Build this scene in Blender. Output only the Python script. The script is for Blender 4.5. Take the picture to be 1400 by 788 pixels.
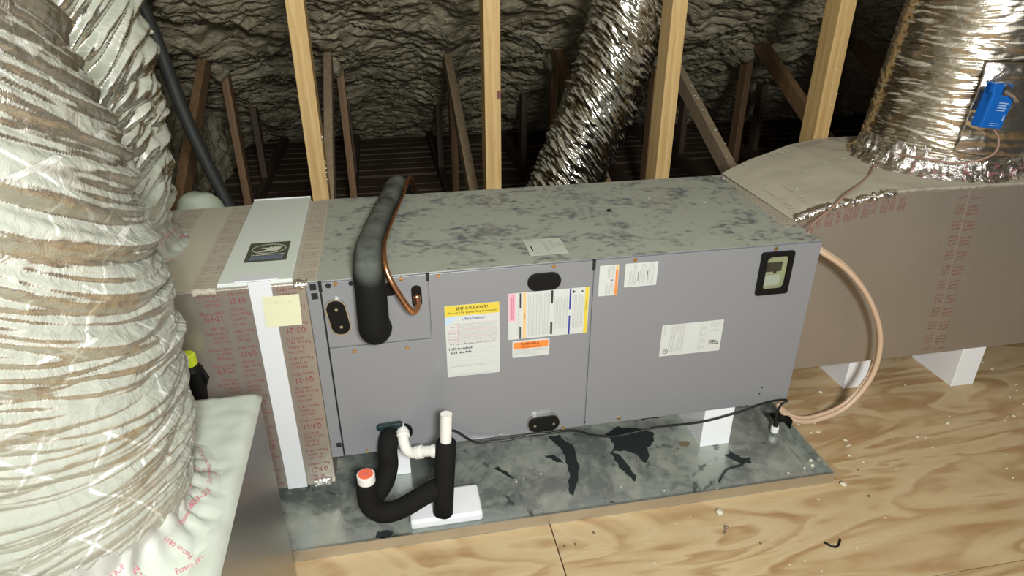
import bpy, math, random
import numpy as np
from mathutils import Matrix, Vector, Euler
random.seed(7); rng = np.random.RandomState(5)
scn = bpy.context.scene
for o in list(bpy.data.objects): bpy.data.objects.remove(o)
col = scn.collection

# ------------------------------------------------------------------ camera
CAM = np.array([0.2194, -1.5364, 1.4315]); YAW, PITCH, FPX = 0.18979, -0.4709, 916.83
cd = bpy.data.cameras.new('camera'); cam = bpy.data.objects.new('camera', cd); col.objects.link(cam)
cd.sensor_width = 36.0; cd.lens = 36.0 * FPX / 1400.0; cd.clip_start = 0.02
cam.location = CAM; cam.rotation_euler = Euler((math.pi/2 + PITCH, 0.0, -YAW), 'XYZ')
scn.camera = cam

# ------------------------------------------------------------------ world, lamps, exposure
w = bpy.data.worlds.new('attic air'); scn.world = w; w.use_nodes = True
bg = w.node_tree.nodes['Background']; bg.inputs[0].default_value = (1.0, 0.97, 0.88, 1); bg.inputs[1].default_value = 0.07
def lamp(name, kind, loc, power, colour, size=0.05, target=None, spread=None):
    l = bpy.data.lights.new(name, kind); o = bpy.data.objects.new(name, l); col.objects.link(o)
    l.energy = power; l.color = colour; o.location = loc
    if kind == 'AREA':
        l.shape = 'DISK'; l.size = size
    else: l.shadow_soft_size = size
    if target is not None:
        o.rotation_euler = (Vector(target) - Vector(loc)).to_track_quat('-Z', 'Y').to_euler()
    return o
lamp('phone_flash', 'POINT', (0.17, -1.55, 1.44), 17, (0.97, 1.0, 0.985), 0.012)
lamp('added_fill_light', 'AREA', (0.50, -2.45, 2.0), 98, (0.985, 1.0, 0.955), 0.45, (0.5, 0.8, 0.5))  # added soft fill above and behind the camera, evens out the flash falloff
scn.view_settings.view_transform = 'Standard'; scn.view_settings.look = 'None'
scn.view_settings.exposure = 0.0; scn.view_settings.gamma = 1.0; scn.view_settings.use_curve_mapping = False

# ------------------------------------------------------------------ noise
_perm = rng.permutation(256); _perm = np.concatenate([_perm, _perm, _perm])
_g = rng.randn(256, 3); _g /= np.linalg.norm(_g, axis=1)[:, None]
def noise3(P):
    P = np.asarray(P, float); I = np.floor(P).astype(int); F = P - I; I &= 255
    U = F*F*F*(F*(F*6-15)+10); out = 0
    for dx in (0, 1):
        for dy in (0, 1):
            for dz in (0, 1):
                h = _perm[_perm[_perm[(I[:, 0]+dx) & 255] + ((I[:, 1]+dy) & 255)] + ((I[:, 2]+dz) & 255)]
                d = F - np.array([dx, dy, dz]); g = _g[h]
                wt = (U[:, 0] if dx else 1-U[:, 0])*(U[:, 1] if dy else 1-U[:, 1])*(U[:, 2] if dz else 1-U[:, 2])
                out = out + wt*(g*d).sum(1)
    return out*1.6
def fbm(P, n=3):
    return sum(noise3(P*(2.03**k) + 17.3*k)*0.5**k for k in range(n))

# ------------------------------------------------------------------ materials
def nm(name):
    m = bpy.data.materials.new(name); m.use_nodes = True
    return m, m.node_tree, m.node_tree.nodes['Principled BSDF']
def plain(name, c, rough=0.5, metal=0.0, bump=0.0, bscale=200, var=0.0, vscale=8, spec=0.5):
    m, t, b = nm(name); b.inputs['Specular IOR Level'].default_value = spec
    b.inputs['Base Color'].default_value = (*c, 1); b.inputs['Roughness'].default_value = rough; b.inputs['Metallic'].default_value = metal
    tc = t.nodes.new('ShaderNodeTexCoord')
    n = t.nodes.new('ShaderNodeTexNoise'); n.inputs['Scale'].default_value = vscale; n.inputs['Detail'].default_value = 4
    t.links.new(tc.outputs['Object'], n.inputs['Vector'])
    if var:
        mx = t.nodes.new('ShaderNodeMix'); mx.data_type = 'RGBA'
        mx.inputs[6].default_value = (*[v*(1-var) for v in c], 1); mx.inputs[7].default_value = (*[min(1, v*(1+var)) for v in c], 1)
        t.links.new(n.outputs['Fac'], mx.inputs[0]); t.links.new(mx.outputs[2], b.inputs['Base Color'])
    if bump:
        n2 = t.nodes.new('ShaderNodeTexNoise'); n2.inputs['Scale'].default_value = bscale; n2.inputs['Detail'].default_value = 3
        bp = t.nodes.new('ShaderNodeBump'); bp.inputs['Strength'].default_value = bump; bp.inputs['Distance'].default_value = 0.002
        t.links.new(tc.outputs['Object'], n2.inputs['Vector']); t.links.new(n2.outputs['Fac'], bp.inputs['Height']); t.links.new(bp.outputs[0], b.inputs['Normal'])
    return m
class NT:
    """small helper for node chains"""
    def __init__(s, t): s.t = t; s.tc = t.nodes.new('ShaderNodeTexCoord')
    def mapv(s, scale=(1, 1, 1), src='Object', loc=(0, 0, 0), rot=(0, 0, 0)):
        m = s.t.nodes.new('ShaderNodeMapping'); m.inputs['Scale'].default_value = scale; m.inputs['Location'].default_value = loc; m.inputs['Rotation'].default_value = rot
        s.t.links.new(s.tc.outputs[src], m.inputs[0]); return m.outputs[0]
    def noise(s, vec, scale, detail=4, rough=0.55, dist=0.0):
        n = s.t.nodes.new('ShaderNodeTexNoise'); n.inputs['Scale'].default_value = scale; n.inputs['Detail'].default_value = detail
        n.inputs['Roughness'].default_value = rough; n.inputs['Distortion'].default_value = dist
        s.t.links.new(vec, n.inputs['Vector']); return n.outputs['Fac']
    def ramp(s, fac, stops):
        r = s.t.nodes.new('ShaderNodeValToRGB'); e = r.color_ramp.elements
        while len(e) < len(stops): e.new(0.5)
        for k, (p, c) in enumerate(stops):
            e[k].position = p; e[k].color = (*c, 1) if isinstance(c, tuple) else (c, c, c, 1)
        s.t.links.new(fac, r.inputs[0]); return r.outputs[0]
    def math(s, op, a, b=None, clamp=False):
        m = s.t.nodes.new('ShaderNodeMath'); m.operation = op; m.use_clamp = clamp
        for k, v in enumerate((a, b)):
            if v is None: continue
            if isinstance(v, (int, float)): m.inputs[k].default_value = v
            else: s.t.links.new(v, m.inputs[k])
        return m.outputs[0]
    def mix(s, fac, a, b):
        m = s.t.nodes.new('ShaderNodeMix'); m.data_type = 'RGBA'
        for k, v in ((0, fac), (6, a), (7, b)):
            if isinstance(v, tuple): m.inputs[k].default_value = (*v, 1)
            elif isinstance(v, (int, float)): m.inputs[k].default_value = v
            else: s.t.links.new(v, m.inputs[k])
        return m.outputs[2]
    def bump(s, h, strength, dist, normal=None):
        b = s.t.nodes.new('ShaderNodeBump'); b.inputs['Strength'].default_value = strength; b.inputs['Distance'].default_value = dist
        s.t.links.new(h, b.inputs['Height'])
        if normal is not None: s.t.links.new(normal, b.inputs['Normal'])
        return b.outputs[0]
def dusty(name, base, dust, lo, hi, rough=0.35, metal=0.0, dscale=3.5, amount_up=1.0, bump=0.0, stretch=(1, 1, 1), fine=0.5):
    """a surface with settled dust on what faces up, rubbed through in patches"""
    m, t, b = nm(name); k = NT(t)
    n1 = k.noise(k.mapv(stretch), dscale, 6, 0.62, 0.7); n2 = k.noise(k.mapv(stretch), dscale*6, 5, 0.6, 0.3)
    s = k.math('ADD', k.math('MULTIPLY', n1, 1-fine*0.5), k.math('MULTIPLY', n2, fine*0.5))
    f = k.ramp(s, [(lo, 0.0), (hi, 1.0)])
    g = t.nodes.new('ShaderNodeNewGeometry'); sep = t.nodes.new('ShaderNodeSeparateXYZ'); t.links.new(g.outputs['Normal'], sep.inputs[0])
    up = k.math('MULTIPLY', k.ramp(sep.outputs[2], [(0.25, 0.0), (0.8, 1.0)]), amount_up)
    fac = k.math('MULTIPLY', f, up, True)
    t.links.new(k.mix(fac, base, dust), b.inputs['Base Color'])
    t.links.new(k.math('ADD', k.math('MULTIPLY', fac, 0.85-rough), rough), b.inputs['Roughness'])
    t.links.new(k.math('MULTIPLY', k.math('SUBTRACT', 1.0, fac), metal), b.inputs['Metallic'])
    if bump: t.links.new(k.bump(n2, bump, 0.003), b.inputs['Normal'])
    return m
def foil(name, tint=(0.80, 0.79, 0.75), dust=(0.60, 0.61, 0.53), level=0.5, rough=0.25, crumple=0.6, scrim=0.0, scrim_step=24, base_dust=0.0, cscale=38, soft=0.0):
    m, t, b = nm(name); k = NT(t)
    v = k.mapv()
    c1 = k.noise(v, cscale, 5, 0.6, 1.2)
    vo = t.nodes.new('ShaderNodeTexVoronoi'); vo.inputs['Scale'].default_value = cscale*1.3; vo.feature = 'F1'; t.links.new(v, vo.inputs['Vector'])
    nb = k.bump(c1, crumple, 0.012); nb = k.bump(vo.outputs['Distance'], crumple*0.55, 0.006, nb)
    t.links.new(nb, b.inputs['Normal'])
    at = t.nodes.new('ShaderNodeAttribute'); at.attribute_name = 'ledge'
    n1 = k.noise(v, 9, 6, 0.65, 0.8)
    s = k.math('ADD', k.math('MULTIPLY', at.outputs['Fac'], 0.9), k.math('MULTIPLY', k.math('SUBTRACT', n1, 0.5), 1.1))
    f = k.ramp(k.math('ADD', s, level-0.5), [(0.30-soft, base_dust), (0.62+soft, 1.0)])
    c = k.mix(f, tint, dust)
    if scrim:
        sp = t.nodes.new('ShaderNodeSeparateXYZ'); t.links.new(k.tc.outputs['UV'], sp.inputs[0])
        lines = None
        for (a, bb) in ((1.0, 0.8), (1.0, -0.8), (0.0, 1.0)):
            q = k.math('ADD', k.math('MULTIPLY', sp.outputs[0], a*scrim_step), k.math('MULTIPLY', sp.outputs[1], bb*scrim_step))
            q = k.math('ABSOLUTE', k.math('SUBTRACT', k.math('FRACT', q), 0.5))
            l = k.math('LESS_THAN', q, 0.028); lines = l if lines is None else k.math('MAXIMUM', lines, l)
        lf = k.math('MULTIPLY', lines, k.math('MULTIPLY', k.math('GREATER_THAN', k.noise(v, 7, 2), 0.47), scrim), True)
        c = k.mix(lf, c, (0.9, 0.91, 0.88)); f = k.math('MULTIPLY', f, k.math('SUBTRACT', 1.0, k.math('MULTIPLY', lf, 0.6)))
    t.links.new(c, b.inputs['Base Color'])
    t.links.new(k.math('SUBTRACT', 1.0, f, True), b.inputs['Metallic'])
    t.links.new(k.math('ADD', k.math('MULTIPLY', f, 0.55), rough, True), b.inputs['Roughness'])
    return m
def wood(name, c1, c2, axis=2, scale=1.0, rough=0.65, knots=True):
    m, t, b = nm(name); k = NT(t)
    st = [26, 26, 26]; st[axis] = 1.3
    g = k.noise(k.mapv(tuple(v*scale for v in st)), 2.2, 5, 0.6, 0.6)
    c = k.ramp(g, [(0.30, c2), (0.62, c1)])
    n = k.noise(k.mapv(), 2.5, 3); c = k.mix(k.math('MULTIPLY', n, 0.35), c, tuple(v*0.72 for v in c2))
    if knots:
        sk = [9, 9, 9]; sk[axis] = 4
        vo = t.nodes.new('ShaderNodeTexVoronoi'); vo.inputs['Scale'].default_value = 0.8; t.links.new(k.mapv(tuple(sk)), vo.inputs['Vector'])
        kf = k.ramp(vo.outputs['Distance'], [(0.06, 1.0), (0.13, 0.0)])
        c = k.mix(kf, c, (0.16, 0.06, 0.02))
    t.links.new(c, b.inputs['Base Color']); b.inputs['Roughness'].default_value = rough
    t.links.new(k.bump(g, 0.35, 0.002), b.inputs['Normal'])
    return m
def plywood_mat():
    m, t, b = nm('plywood'); k = NT(t)
    n0 = k.noise(k.mapv((1.3, 5.5, 3)), 1.1, 3, 0.5, 1.0)
    band = k.math('FRACT', k.math('MULTIPLY', n0, 5.5))
    fig = k.ramp(band, [(0.0, (0.50, 0.365, 0.20)), (0.42, (0.58, 0.45, 0.27)), (0.62, (0.35, 0.205, 0.09)), (0.80, (0.38, 0.235, 0.11)), (1.0, (0.50, 0.365, 0.20))])
    soft = k.noise(k.mapv((2.0, 9, 3)), 1.6, 4, 0.55, 0.5)
    c = k.mix(k.ramp(soft, [(0.40, 0.0), (0.68, 0.75)]), fig, (0.56, 0.425, 0.25))
    g = k.noise(k.mapv((6, 120, 20)), 2.5, 4, 0.6, 0.3); c = k.mix(k.math('MULTIPLY', k.ramp(g, [(0.4, 0.0), (0.75, 1.0)]), 0.35), c, (0.43, 0.28, 0.14))
    sp = k.noise(k.mapv(), 3.2, 2, 0.5); c = k.mix(k.ramp(sp, [(0.66, 0.0), (0.75, 0.75)]), c, (0.36, 0.21, 0.10))
    t.links.new(c, b.inputs['Base Color']); b.inputs['Roughness'].default_value = 0.62
    t.links.new(k.bump(g, 0.25, 0.0015), b.inputs['Normal'])
    return m
def spray_foam_mat():
    m, t, b = nm('spray foam'); k = NT(t)
    n1 = k.noise(k.mapv((7, 13, 13)), 1.6, 6, 0.62, 2.2)
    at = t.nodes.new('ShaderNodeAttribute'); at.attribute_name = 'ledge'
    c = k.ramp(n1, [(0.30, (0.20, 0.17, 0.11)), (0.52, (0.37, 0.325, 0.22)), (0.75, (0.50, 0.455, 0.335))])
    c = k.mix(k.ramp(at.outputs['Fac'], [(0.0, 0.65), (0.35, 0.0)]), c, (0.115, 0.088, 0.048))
    big = k.noise(k.mapv(), 1.1, 2); c = k.mix(k.ramp(big, [(0.5, 0.0), (0.75, 0.4)]), c, (0.52, 0.48, 0.36))
    t.links.new(c, b.inputs['Base Color']); b.inputs['Roughness'].default_value = 0.42
    w = t.nodes.new('ShaderNodeTexNoise'); w.noise_type = 'RIDGED_MULTIFRACTAL' if 'RIDGED_MULTIFRACTAL' in [e.identifier for e in w.bl_rna.properties['noise_type'].enum_items] else 'FBM'
    w.inputs['Scale'].default_value = 3.0; w.inputs['Detail'].default_value = 3; w.inputs['Distortion'].default_value = 1.5
    t.links.new(k.mapv((3, 8, 8)), w.inputs['Vector'])
    nb = k.bump(w.outputs['Fac'], 0.35, 0.02); nb = k.bump(n1, 0.6, 0.02, nb)
    t.links.new(nb, b.inputs['Normal'])
    return m
def pan_mat():
    m, t, b = nm('galvanised pan'); k = NT(t)
    n1 = k.noise(k.mapv(), 4.5, 7, 0.66, 1.0); n2 = k.noise(k.mapv(), 24, 5, 0.6, 0.6); n3 = k.noise(k.mapv(), 2.0, 3, 0.5, 0.4)
    base = k.ramp(n3, [(0.35, (0.34, 0.38, 0.355)), (0.65, (0.50, 0.53, 0.50))])
    crust = k.ramp(k.math('ADD', k.math('MULTIPLY', n1, 0.7), k.math('MULTIPLY', n2, 0.3)), [(0.44, 0.0), (0.60, 1.0)])
    c = k.mix(k.math('MULTIPLY', crust, 0.55), base, (0.36, 0.37, 0.28))
    dk = k.ramp(k.noise(k.mapv((1, 1, 1), loc=(4, 2, 0)), 7.5, 5, 0.6, 1.3), [(0.62, 0.0), (0.68, 0.8)]); c = k.mix(dk, c, (0.07, 0.085, 0.08))
    t.links.new(c, b.inputs['Base Color'])
    t.links.new(k.math('ADD', 0.19, k.math('MULTIPLY', crust, 0.28)), b.inputs['Roughness'])
    t.links.new(k.math('SUBTRACT', 0.70, k.math('MULTIPLY', crust, 0.45)), b.inputs['Metallic'])
    t.links.new(k.bump(n1, 0.12, 0.004), b.inputs['Normal'])
    return m

M = {}
M['paint'] = plain('grey cabinet paint', (0.225, 0.23, 0.248), 0.26, 0.0, 0.10, 160, 0.04, 3)
M['paint_top'] = dusty('dusty grey cabinet paint', (0.20, 0.215, 0.225), (0.34, 0.36, 0.305), 0.40, 0.50, 0.30, 0.25, 6.5, 1.0, 0, (1, 1.4, 1), 0.9)
M['gap'] = plain('black gap', (0.01, 0.01, 0.012), 0.6)
M['rubber'] = plain('black rubber', (0.006, 0.006, 0.006), 0.5, spec=.2)
M['foamtube'] = dusty('black pipe insulation', (0.008, 0.008, 0.008), (0.15, 0.165, 0.145), 0.30, 0.55, 0.75, 0.0, 5, 0.9, 0.1)
M['foamtube2'] = plain('black foam sleeve', (0.010, 0.0095, 0.009), 0.85, 0, 0.2, 90, 0.2, spec=.15)
M['foamtube'].node_tree.nodes['Principled BSDF'].inputs['Specular IOR Level'].default_value = .15
M['warnink'] = plain('dark warning ink', (0.12, 0.02, 0.01), 0.5)
M['copper'] = plain('copper', (0.72, 0.36, 0.20), 0.30, 1.0, 0.1, 60, 0.15, 30)
M['brass'] = plain('brassy screw', (0.62, 0.40, 0.20), 0.35, 1.0)
M['white_metal'] = plain('white enamelled metal', (0.66, 0.68, 0.71), 0.4, 0, 0, 1, 0.03)
M['white_metal_dusty'] = dusty('dusty white enamelled metal', (0.66, 0.70, 0.69), (0.60, 0.66, 0.585), 0.25, 0.6, 0.4, 0, 3)
M['pvc'] = plain('white pvc', (0.80, 0.79, 0.75), 0.3)
M['styro'] = plain('white foam block', (0.86, 0.87, 0.90), 0.8, 0, 0.25, 120, 0.02)
M['stud'] = wood('pale new pine', (0.61, 0.425, 0.19), (0.42, 0.26, 0.095))
M['web'] = wood('brown truss wood', (0.30, 0.18, 0.09), (0.17, 0.095, 0.045), 2)
M['web_grey'] = wood('dusty greyed truss wood', (0.42, 0.32, 0.21), (0.28, 0.20, 0.12), 2)
M['chord'] = wood('dark truss chord', (0.10, 0.065, 0.042), (0.06, 0.035, 0.022), 1, knots=False)
M['lath'] = wood('dark ceiling board', (0.105, 0.068, 0.042), (0.055, 0.035, 0.022), 0, knots=False)
M['ply'] = plywood_mat(); M['foam'] = spray_foam_mat(); M['pan'] = pan_mat()
M['pan_lip'] = plain('pan lip metal', (0.52, 0.47, 0.38), 0.42, 0.75, 0.1, 50, 0.12, 9)
M['stain'] = plain('dark wet stain', (0.034, 0.042, 0.042), 0.30, 0.2)
M['duct_side'] = plain('foil duct facing', (0.43, 0.38, 0.33), 0.40, 0.62, 0.22, 240, 0.10, 5)
M['duct_top'] = dusty('dusty duct facing', (0.50, 0.46, 0.40), (0.47, 0.44, 0.35), 0.05, 0.35, 0.4, 0.5, 3, 1.0)
M['tape'] = plain('foil tape', (0.46, 0.41, 0.36), 0.34, 0.65, 0.3, 60, 0.08)
M['tape_bright'] = foil('bright foil tape', (0.85, 0.82, 0.80), level=0.1, rough=0.22, crumple=0.7, base_dust=0.0)
M['tape_dusty'] = plain('dusty foil tape', (0.46, 0.42, 0.34), 0.7, 0.1, 0.2, 60, 0.10)
M['redink'] = plain('dark red ink', (0.24, 0.035, 0.045), 0.5)
M['paleink'] = plain('faded red ink on dusty tape', (0.27, 0.17, 0.14), 0.7)
M['pinkink'] = plain('pink red ink', (0.55, 0.16, 0.20), 0.6)
M['branch_top'] = dusty('dust covered duct wrap', (0.46, 0.45, 0.42), (0.45, 0.485, 0.425), 0.15, 0.45, 0.45, 0.4, 4, 1.0, 0.3)
M['brushed'] = plain('brushed sheet metal', (0.46, 0.45, 0.44), 0.33, 0.95, 0.15, 40, 0.12, 3)
M['flex_dusty'] = foil('dust caked foil jacket', (0.58, 0.54, 0.47), (0.30, 0.31, 0.265), 0.42, 0.27, 0.45, 0.55, 11, 0.06, 34, soft=.12)
M['flex_mid'] = foil('lightly dusted foil jacket', (0.78, 0.77, 0.72), (0.36, 0.38, 0.31), 0.18, 0.22, 0.35, 0.2, 14, 0.0, 22)
M['flex_shiny'] = foil('shiny foil jacket', (0.55, 0.53, 0.48), (0.22, 0.20, 0.14), 0.20, 0.15, 0.28, 0.0, 14, 0.0, 18)
M['flex_right'] = foil('bright crumpled foil jacket', (0.66, 0.59, 0.50), (0.36, 0.34, 0.26), 0.16, 0.26, 0.14, 0.7, 14, 0.0, 20)
M['clearfoil'] = foil('wrinkled foil patch', (0.62, 0.57, 0.52), (0.5, 0.5, 0.45), 0.2, 0.25, 0.3, 0, 1, 0.0, 14)
M['blue'] = plain('blue plastic', (0.006, 0.12, 0.50), 0.38)
M['blue_ink'] = plain('pale print', (0.35, 0.50, 0.75), 0.5)
M['steel'] = plain('zinc steel', (0.62, 0.60, 0.56), 0.3, 1.0)
M['paper'] = plain('white label', (0.56, 0.58, 0.57), 0.45)
M['paper_dusty'] = plain('dusty label', (0.50, 0.55, 0.47), 0.6)
M['ink'] = plain('black ink', (0.03, 0.03, 0.035), 0.5)
M['greyink'] = plain('grey fine print', (0.40, 0.41, 0.41), 0.5)
M['yellow'] = plain('yellow band', (0.66, 0.52, 0.06), 0.45)
M['orange'] = plain('orange band', (0.85, 0.24, 0.05), 0.45)
M['amber'] = plain('amber stripe', (0.80, 0.48, 0.18), 0.45)
M['pink'] = plain('pink band', (0.75, 0.36, 0.47), 0.45)
M['navy'] = plain('navy stripe', (0.03, 0.04, 0.28), 0.45)
M['skyblue'] = plain('pale blue swoosh', (0.42, 0.58, 0.80), 0.45)
M['brandblue'] = plain('blue lettering', (0.07, 0.16, 0.42), 0.45)
M['logo'] = plain('dark olive label', (0.085, 0.09, 0.065), 0.4)
M['logoink'] = plain('cream print', (0.60, 0.62, 0.50), 0.5)
M['logoblue'] = plain('dusty blue print', (0.16, 0.20, 0.30), 0.5)
M['sticky'] = plain('pale yellow paper', (0.64, 0.64, 0.44), 0.7)
M['pencil'] = plain('pencil', (0.52, 0.51, 0.38), 0.7)
M['cream'] = plain('cream plastic', (0.50, 0.50, 0.36), 0.35)
M['tube'] = plain('beige tubing', (0.62, 0.44, 0.31), 0.4)
M['wire'] = plain('brown thermostat wire', (0.33, 0.20, 0.15), 0.5)
M['blackcable'] = plain('black cable', (0.012, 0.012, 0.012), 0.4)
M['blackhose'] = dusty('dusty black hose', (0.02, 0.022, 0.02), (0.08, 0.09, 0.075), 0.3, 0.6, 0.6)
M['hivis'] = plain('yellow green plastic', (0.62, 0.78, 0.03), 0.4)
M['crumb'] = plain('foam crumb', (0.70, 0.67, 0.54), 0.85, 0, 0.4, 300, 0.1)
M['capred'] = plain('orange red cap', (0.85, 0.15, 0.07), 0.5)
M['dome'] = dusty('dusty grey green wrap', (0.28, 0.32, 0.25), (0.42, 0.46, 0.36), 0.2, 0.6, 0.6)
M['rust'] = plain('dry brown leaf', (0.17, 0.13, 0.07), 0.8)
gl, t_, b_ = nm('window pane'); b_.inputs['Base Color'].default_value = (0.9, 0.95, 0.85, 1); b_.inputs['Transmission Weight'].default_value = 1; b_.inputs['Roughness'].default_value = 0.03
M['glass'] = gl

# ------------------------------------------------------------------ mesh building
FONT = {}
def glyphs(s):
    if s in FONT: return FONT[s]
    c = bpy.data.curves.new('t', 'FONT'); c.body = s; c.size = 1.0; c.resolution_u = 1
    o = bpy.data.objects.new('t', c); col.objects.link(o)
    dg = bpy.context.evaluated_depsgraph_get(); me = o.evaluated_get(dg).to_mesh()
    V = np.array([v.co[:2] for v in me.vertices]).reshape(-1, 2); Fc = [tuple(p.vertices) for p in me.polygons]
    o.evaluated_get(dg).to_mesh_clear(); bpy.data.objects.remove(o); bpy.data.curves.remove(c)
    if len(V):
        V = V - V.min(0)
    FONT[s] = (V, Fc); return FONT[s]
class MB:
    def __init__(s): s.v = []; s.f = []
    def add(s, V, F):
        o = len(s.v); s.v.extend([tuple(float(c) for c in v) for v in V]); s.f.extend([tuple(i+o for i in f) for f in F]); return s
    def box(s, a, b, mat=None):
        x0, y0, z0 = a; x1, y1, z1 = b
        V = [Vector(p) for p in ((x0,y0,z0),(x1,y0,z0),(x1,y1,z0),(x0,y1,z0),(x0,y0,z1),(x1,y0,z1),(x1,y1,z1),(x0,y1,z1))]
        if mat is not None: V = [mat @ v for v in V]
        return s.add(V, [(3,2,1,0),(4,5,6,7),(0,1,5,4),(1,2,6,5),(2,3,7,6),(3,0,4,7)])
    def prism(s, pts, h, mat=None):
        """pts: outline in local xy, extruded h along local z"""
        n = len(pts); V = [Vector((p[0], p[1], 0)) for p in pts] + [Vector((p[0], p[1], h)) for p in pts]
        if mat is not None: V = [mat @ v for v in V]
        return s.add(V, [tuple(range(n-1, -1, -1)), tuple(range(n, 2*n))] + [(i, (i+1) % n, n+(i+1) % n, n+i) for i in range(n)])
    def ring(s, outer, inner, h, mat=None):
        n = len(outer); V = [Vector((*p, z)) for z in (0, h) for p in outer] + [Vector((*p, z)) for z in (0, h) for p in inner]
        if mat is not None: V = [mat @ v for v in V]
        F = []
        for i in range(n):
            j = (i+1) % n
            F += [(i, j, n+j, n+i), (2*n+j, 2*n+i, 3*n+i, 3*n+j), (n+i, n+j, 3*n+j, 3*n+i), (j, i, 2*n+i, 2*n+j)]
        return s.add(V, F)
    def tube(s, path, r, n=12, caps=True):
        P = [Vector(p) for p in path]; m = len(P); R = r if isinstance(r, (list, tuple, np.ndarray)) else [r]*m
        V = []; up = None
        for i in range(m):
            d = (P[min(i+1, m-1)] - P[max(i-1, 0)]).normalized()
            if up is None: up = d.orthogonal().normalized()
            up = (up - d*up.dot(d)).normalized(); side = d.cross(up)
            for k in range(n):
                a = 2*math.pi*k/n; V.append(P[i] + (up*math.cos(a) + side*math.sin(a))*R[i])
        F = [(i*n+k, i*n+(k+1) % n, (i+1)*n+(k+1) % n, (i+1)*n+k) for i in range(m-1) for k in range(n)]
        if caps: F += [tuple(range(n-1, -1, -1)), tuple((m-1)*n+k for k in range(n))]
        return s.add(V, F)
    def text(s, txt, size, mat, width=None, depth=None, centre=False):
        V, F = glyphs(txt)
        if not len(V): return s
        sc = size/0.72; W = V[:, 0].max()*sc; sx = sc*(width/W if width else 1.0)
        ox = -(V[:, 0].max()*sx)/2 if centre else 0
        return s.add([mat @ Vector((p[0]*sx+ox, p[1]*sc, 0)) for p in V], F)
def resample(pts, n):
    """Catmull-Rom through the points, n samples"""
    P = np.array(pts, float); P = np.vstack([2*P[0]-P[1], P, 2*P[-1]-P[-2]]); m = len(P)-3; out = []
    for u in np.linspace(0, m, n):
        i = min(int(u), m-1); t = u-i; a, b, c, d = P[i:i+4]
        out.append(0.5*((2*b)+(c-a)*t+(2*a-5*b+4*c-d)*t*t+(3*b-a-3*c+d)*t**3))
    return out
def props(o, label=None, cat=None, group=None, kind=None):
    if label: o['label'] = label
    if cat: o['category'] = cat
    if group: o['group'] = group
    if kind: o['kind'] = kind
    return o
def thing(name, loc, label=None, cat=None, group=None, kind=None):
    o = bpy.data.objects.new(name, None); col.objects.link(o); o.location = loc; o.empty_display_size = 0.1
    return props(o, label, cat, group, kind)
def wloc(o):
    v = Vector((0, 0, 0))
    while o is not None: v += o.location; o = o.parent
    return v
def build(mb, name, mat, parent=None, label=None, cat=None, group=None, kind=None, bevel=0.0, smooth=False, origin=None, seg=2):
    V = np.array(mb.v)
    if origin is None: origin = ((V[:, 0].min()+V[:, 0].max())/2, (V[:, 1].min()+V[:, 1].max())/2, V[:, 2].min())
    og = Vector(origin); me = bpy.data.meshes.new(name)
    me.from_pydata((V-np.array(origin)).tolist(), [], mb.f); me.update()
    me.materials.append(M[mat] if isinstance(mat, str) else mat)
    if smooth: me.polygons.foreach_set('use_smooth', [True]*len(me.polygons))
    o = bpy.data.objects.new(name, me); col.objects.link(o)
    if parent is not None: o.parent = parent; o.location = og - wloc(parent)
    else: o.location = og
    if bevel:
        b = o.modifiers.new('b', 'BEVEL'); b.width = bevel; b.segments = seg; b.limit_method = 'ANGLE'
    return props(o, label, cat, group, kind)
def FR(x, z, y=0.0, rot=0.0):
    """local xy plane laid on a front face (x right, z up), normal toward -y"""
    return Matrix.Translation((x, y, z)) @ Matrix.Rotation(math.pi/2, 4, 'X') @ Matrix.Rotation(rot, 4, 'Z')
def TP(x, y, z, rot=0.0):
    return Matrix.Translation((x, y, z)) @ Matrix.Rotation(rot, 4, 'Z')
def rrect(w, h, r, n=5, cx=0, cy=0):
    out = []
    for (sx, sy, a0) in ((1, 1, 0), (-1, 1, 90), (-1, -1, 180), (1, -1, 270)):
        for k in range(n):
            a = math.radians(a0 + 90*k/(n-1)); out.append((cx+sx*(w/2-r)+r*math.cos(a), cy+sy*(h/2-r)+r*math.sin(a)))
    return out
def grid_object(V, nu, nv, name, mat, parent=None, closed_u=False, uv=None, ledge=None, **kw):
    """V indexed [iv*nu+iu]"""
    F = []
    iu = np.arange(nu if closed_u else nu-1); jv = np.arange(nv-1)
    A, B = np.meshgrid(iu, jv); A = A.ravel(); B = B.ravel(); A2 = (A+1) % nu
    Fq = np.stack([B*nu+A, B*nu+A2, (B+1)*nu+A2, (B+1)*nu+A], 1)
    og = np.array([V[:, 0].mean(), V[:, 1].mean(), V[:, 2].min()])
    me = bpy.data.meshes.new(name); me.vertices.add(len(V)); me.vertices.foreach_set('co', (V-og).ravel())
    me.loops.add(Fq.size); me.loops.foreach_set('vertex_index', Fq.ravel().astype(np.int32))
    me.polygons.add(len(Fq)); me.polygons.foreach_set('loop_start', (np.arange(len(Fq))*4).astype(np.int32))
    me.update(calc_edges=True); me.validate()
    me.polygons.foreach_set('use_smooth', [True]*len(me.polygons))
    if uv is not None:
        l = me.uv_layers.new(name='UVMap'); l.data.foreach_set('uv', uv[Fq.ravel()].ravel())
    if ledge is not None:
        a = me.attributes.new('ledge', 'FLOAT', 'POINT'); a.data.foreach_set('value', ledge.astype(np.float32))
    me.materials.append(M[mat]); o = bpy.data.objects.new(name, me); col.objects.link(o)
    if parent is not None: o.parent = parent; o.location = Vector(og) - wloc(parent)
    else: o.location = og
    return props(o, **kw)
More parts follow.
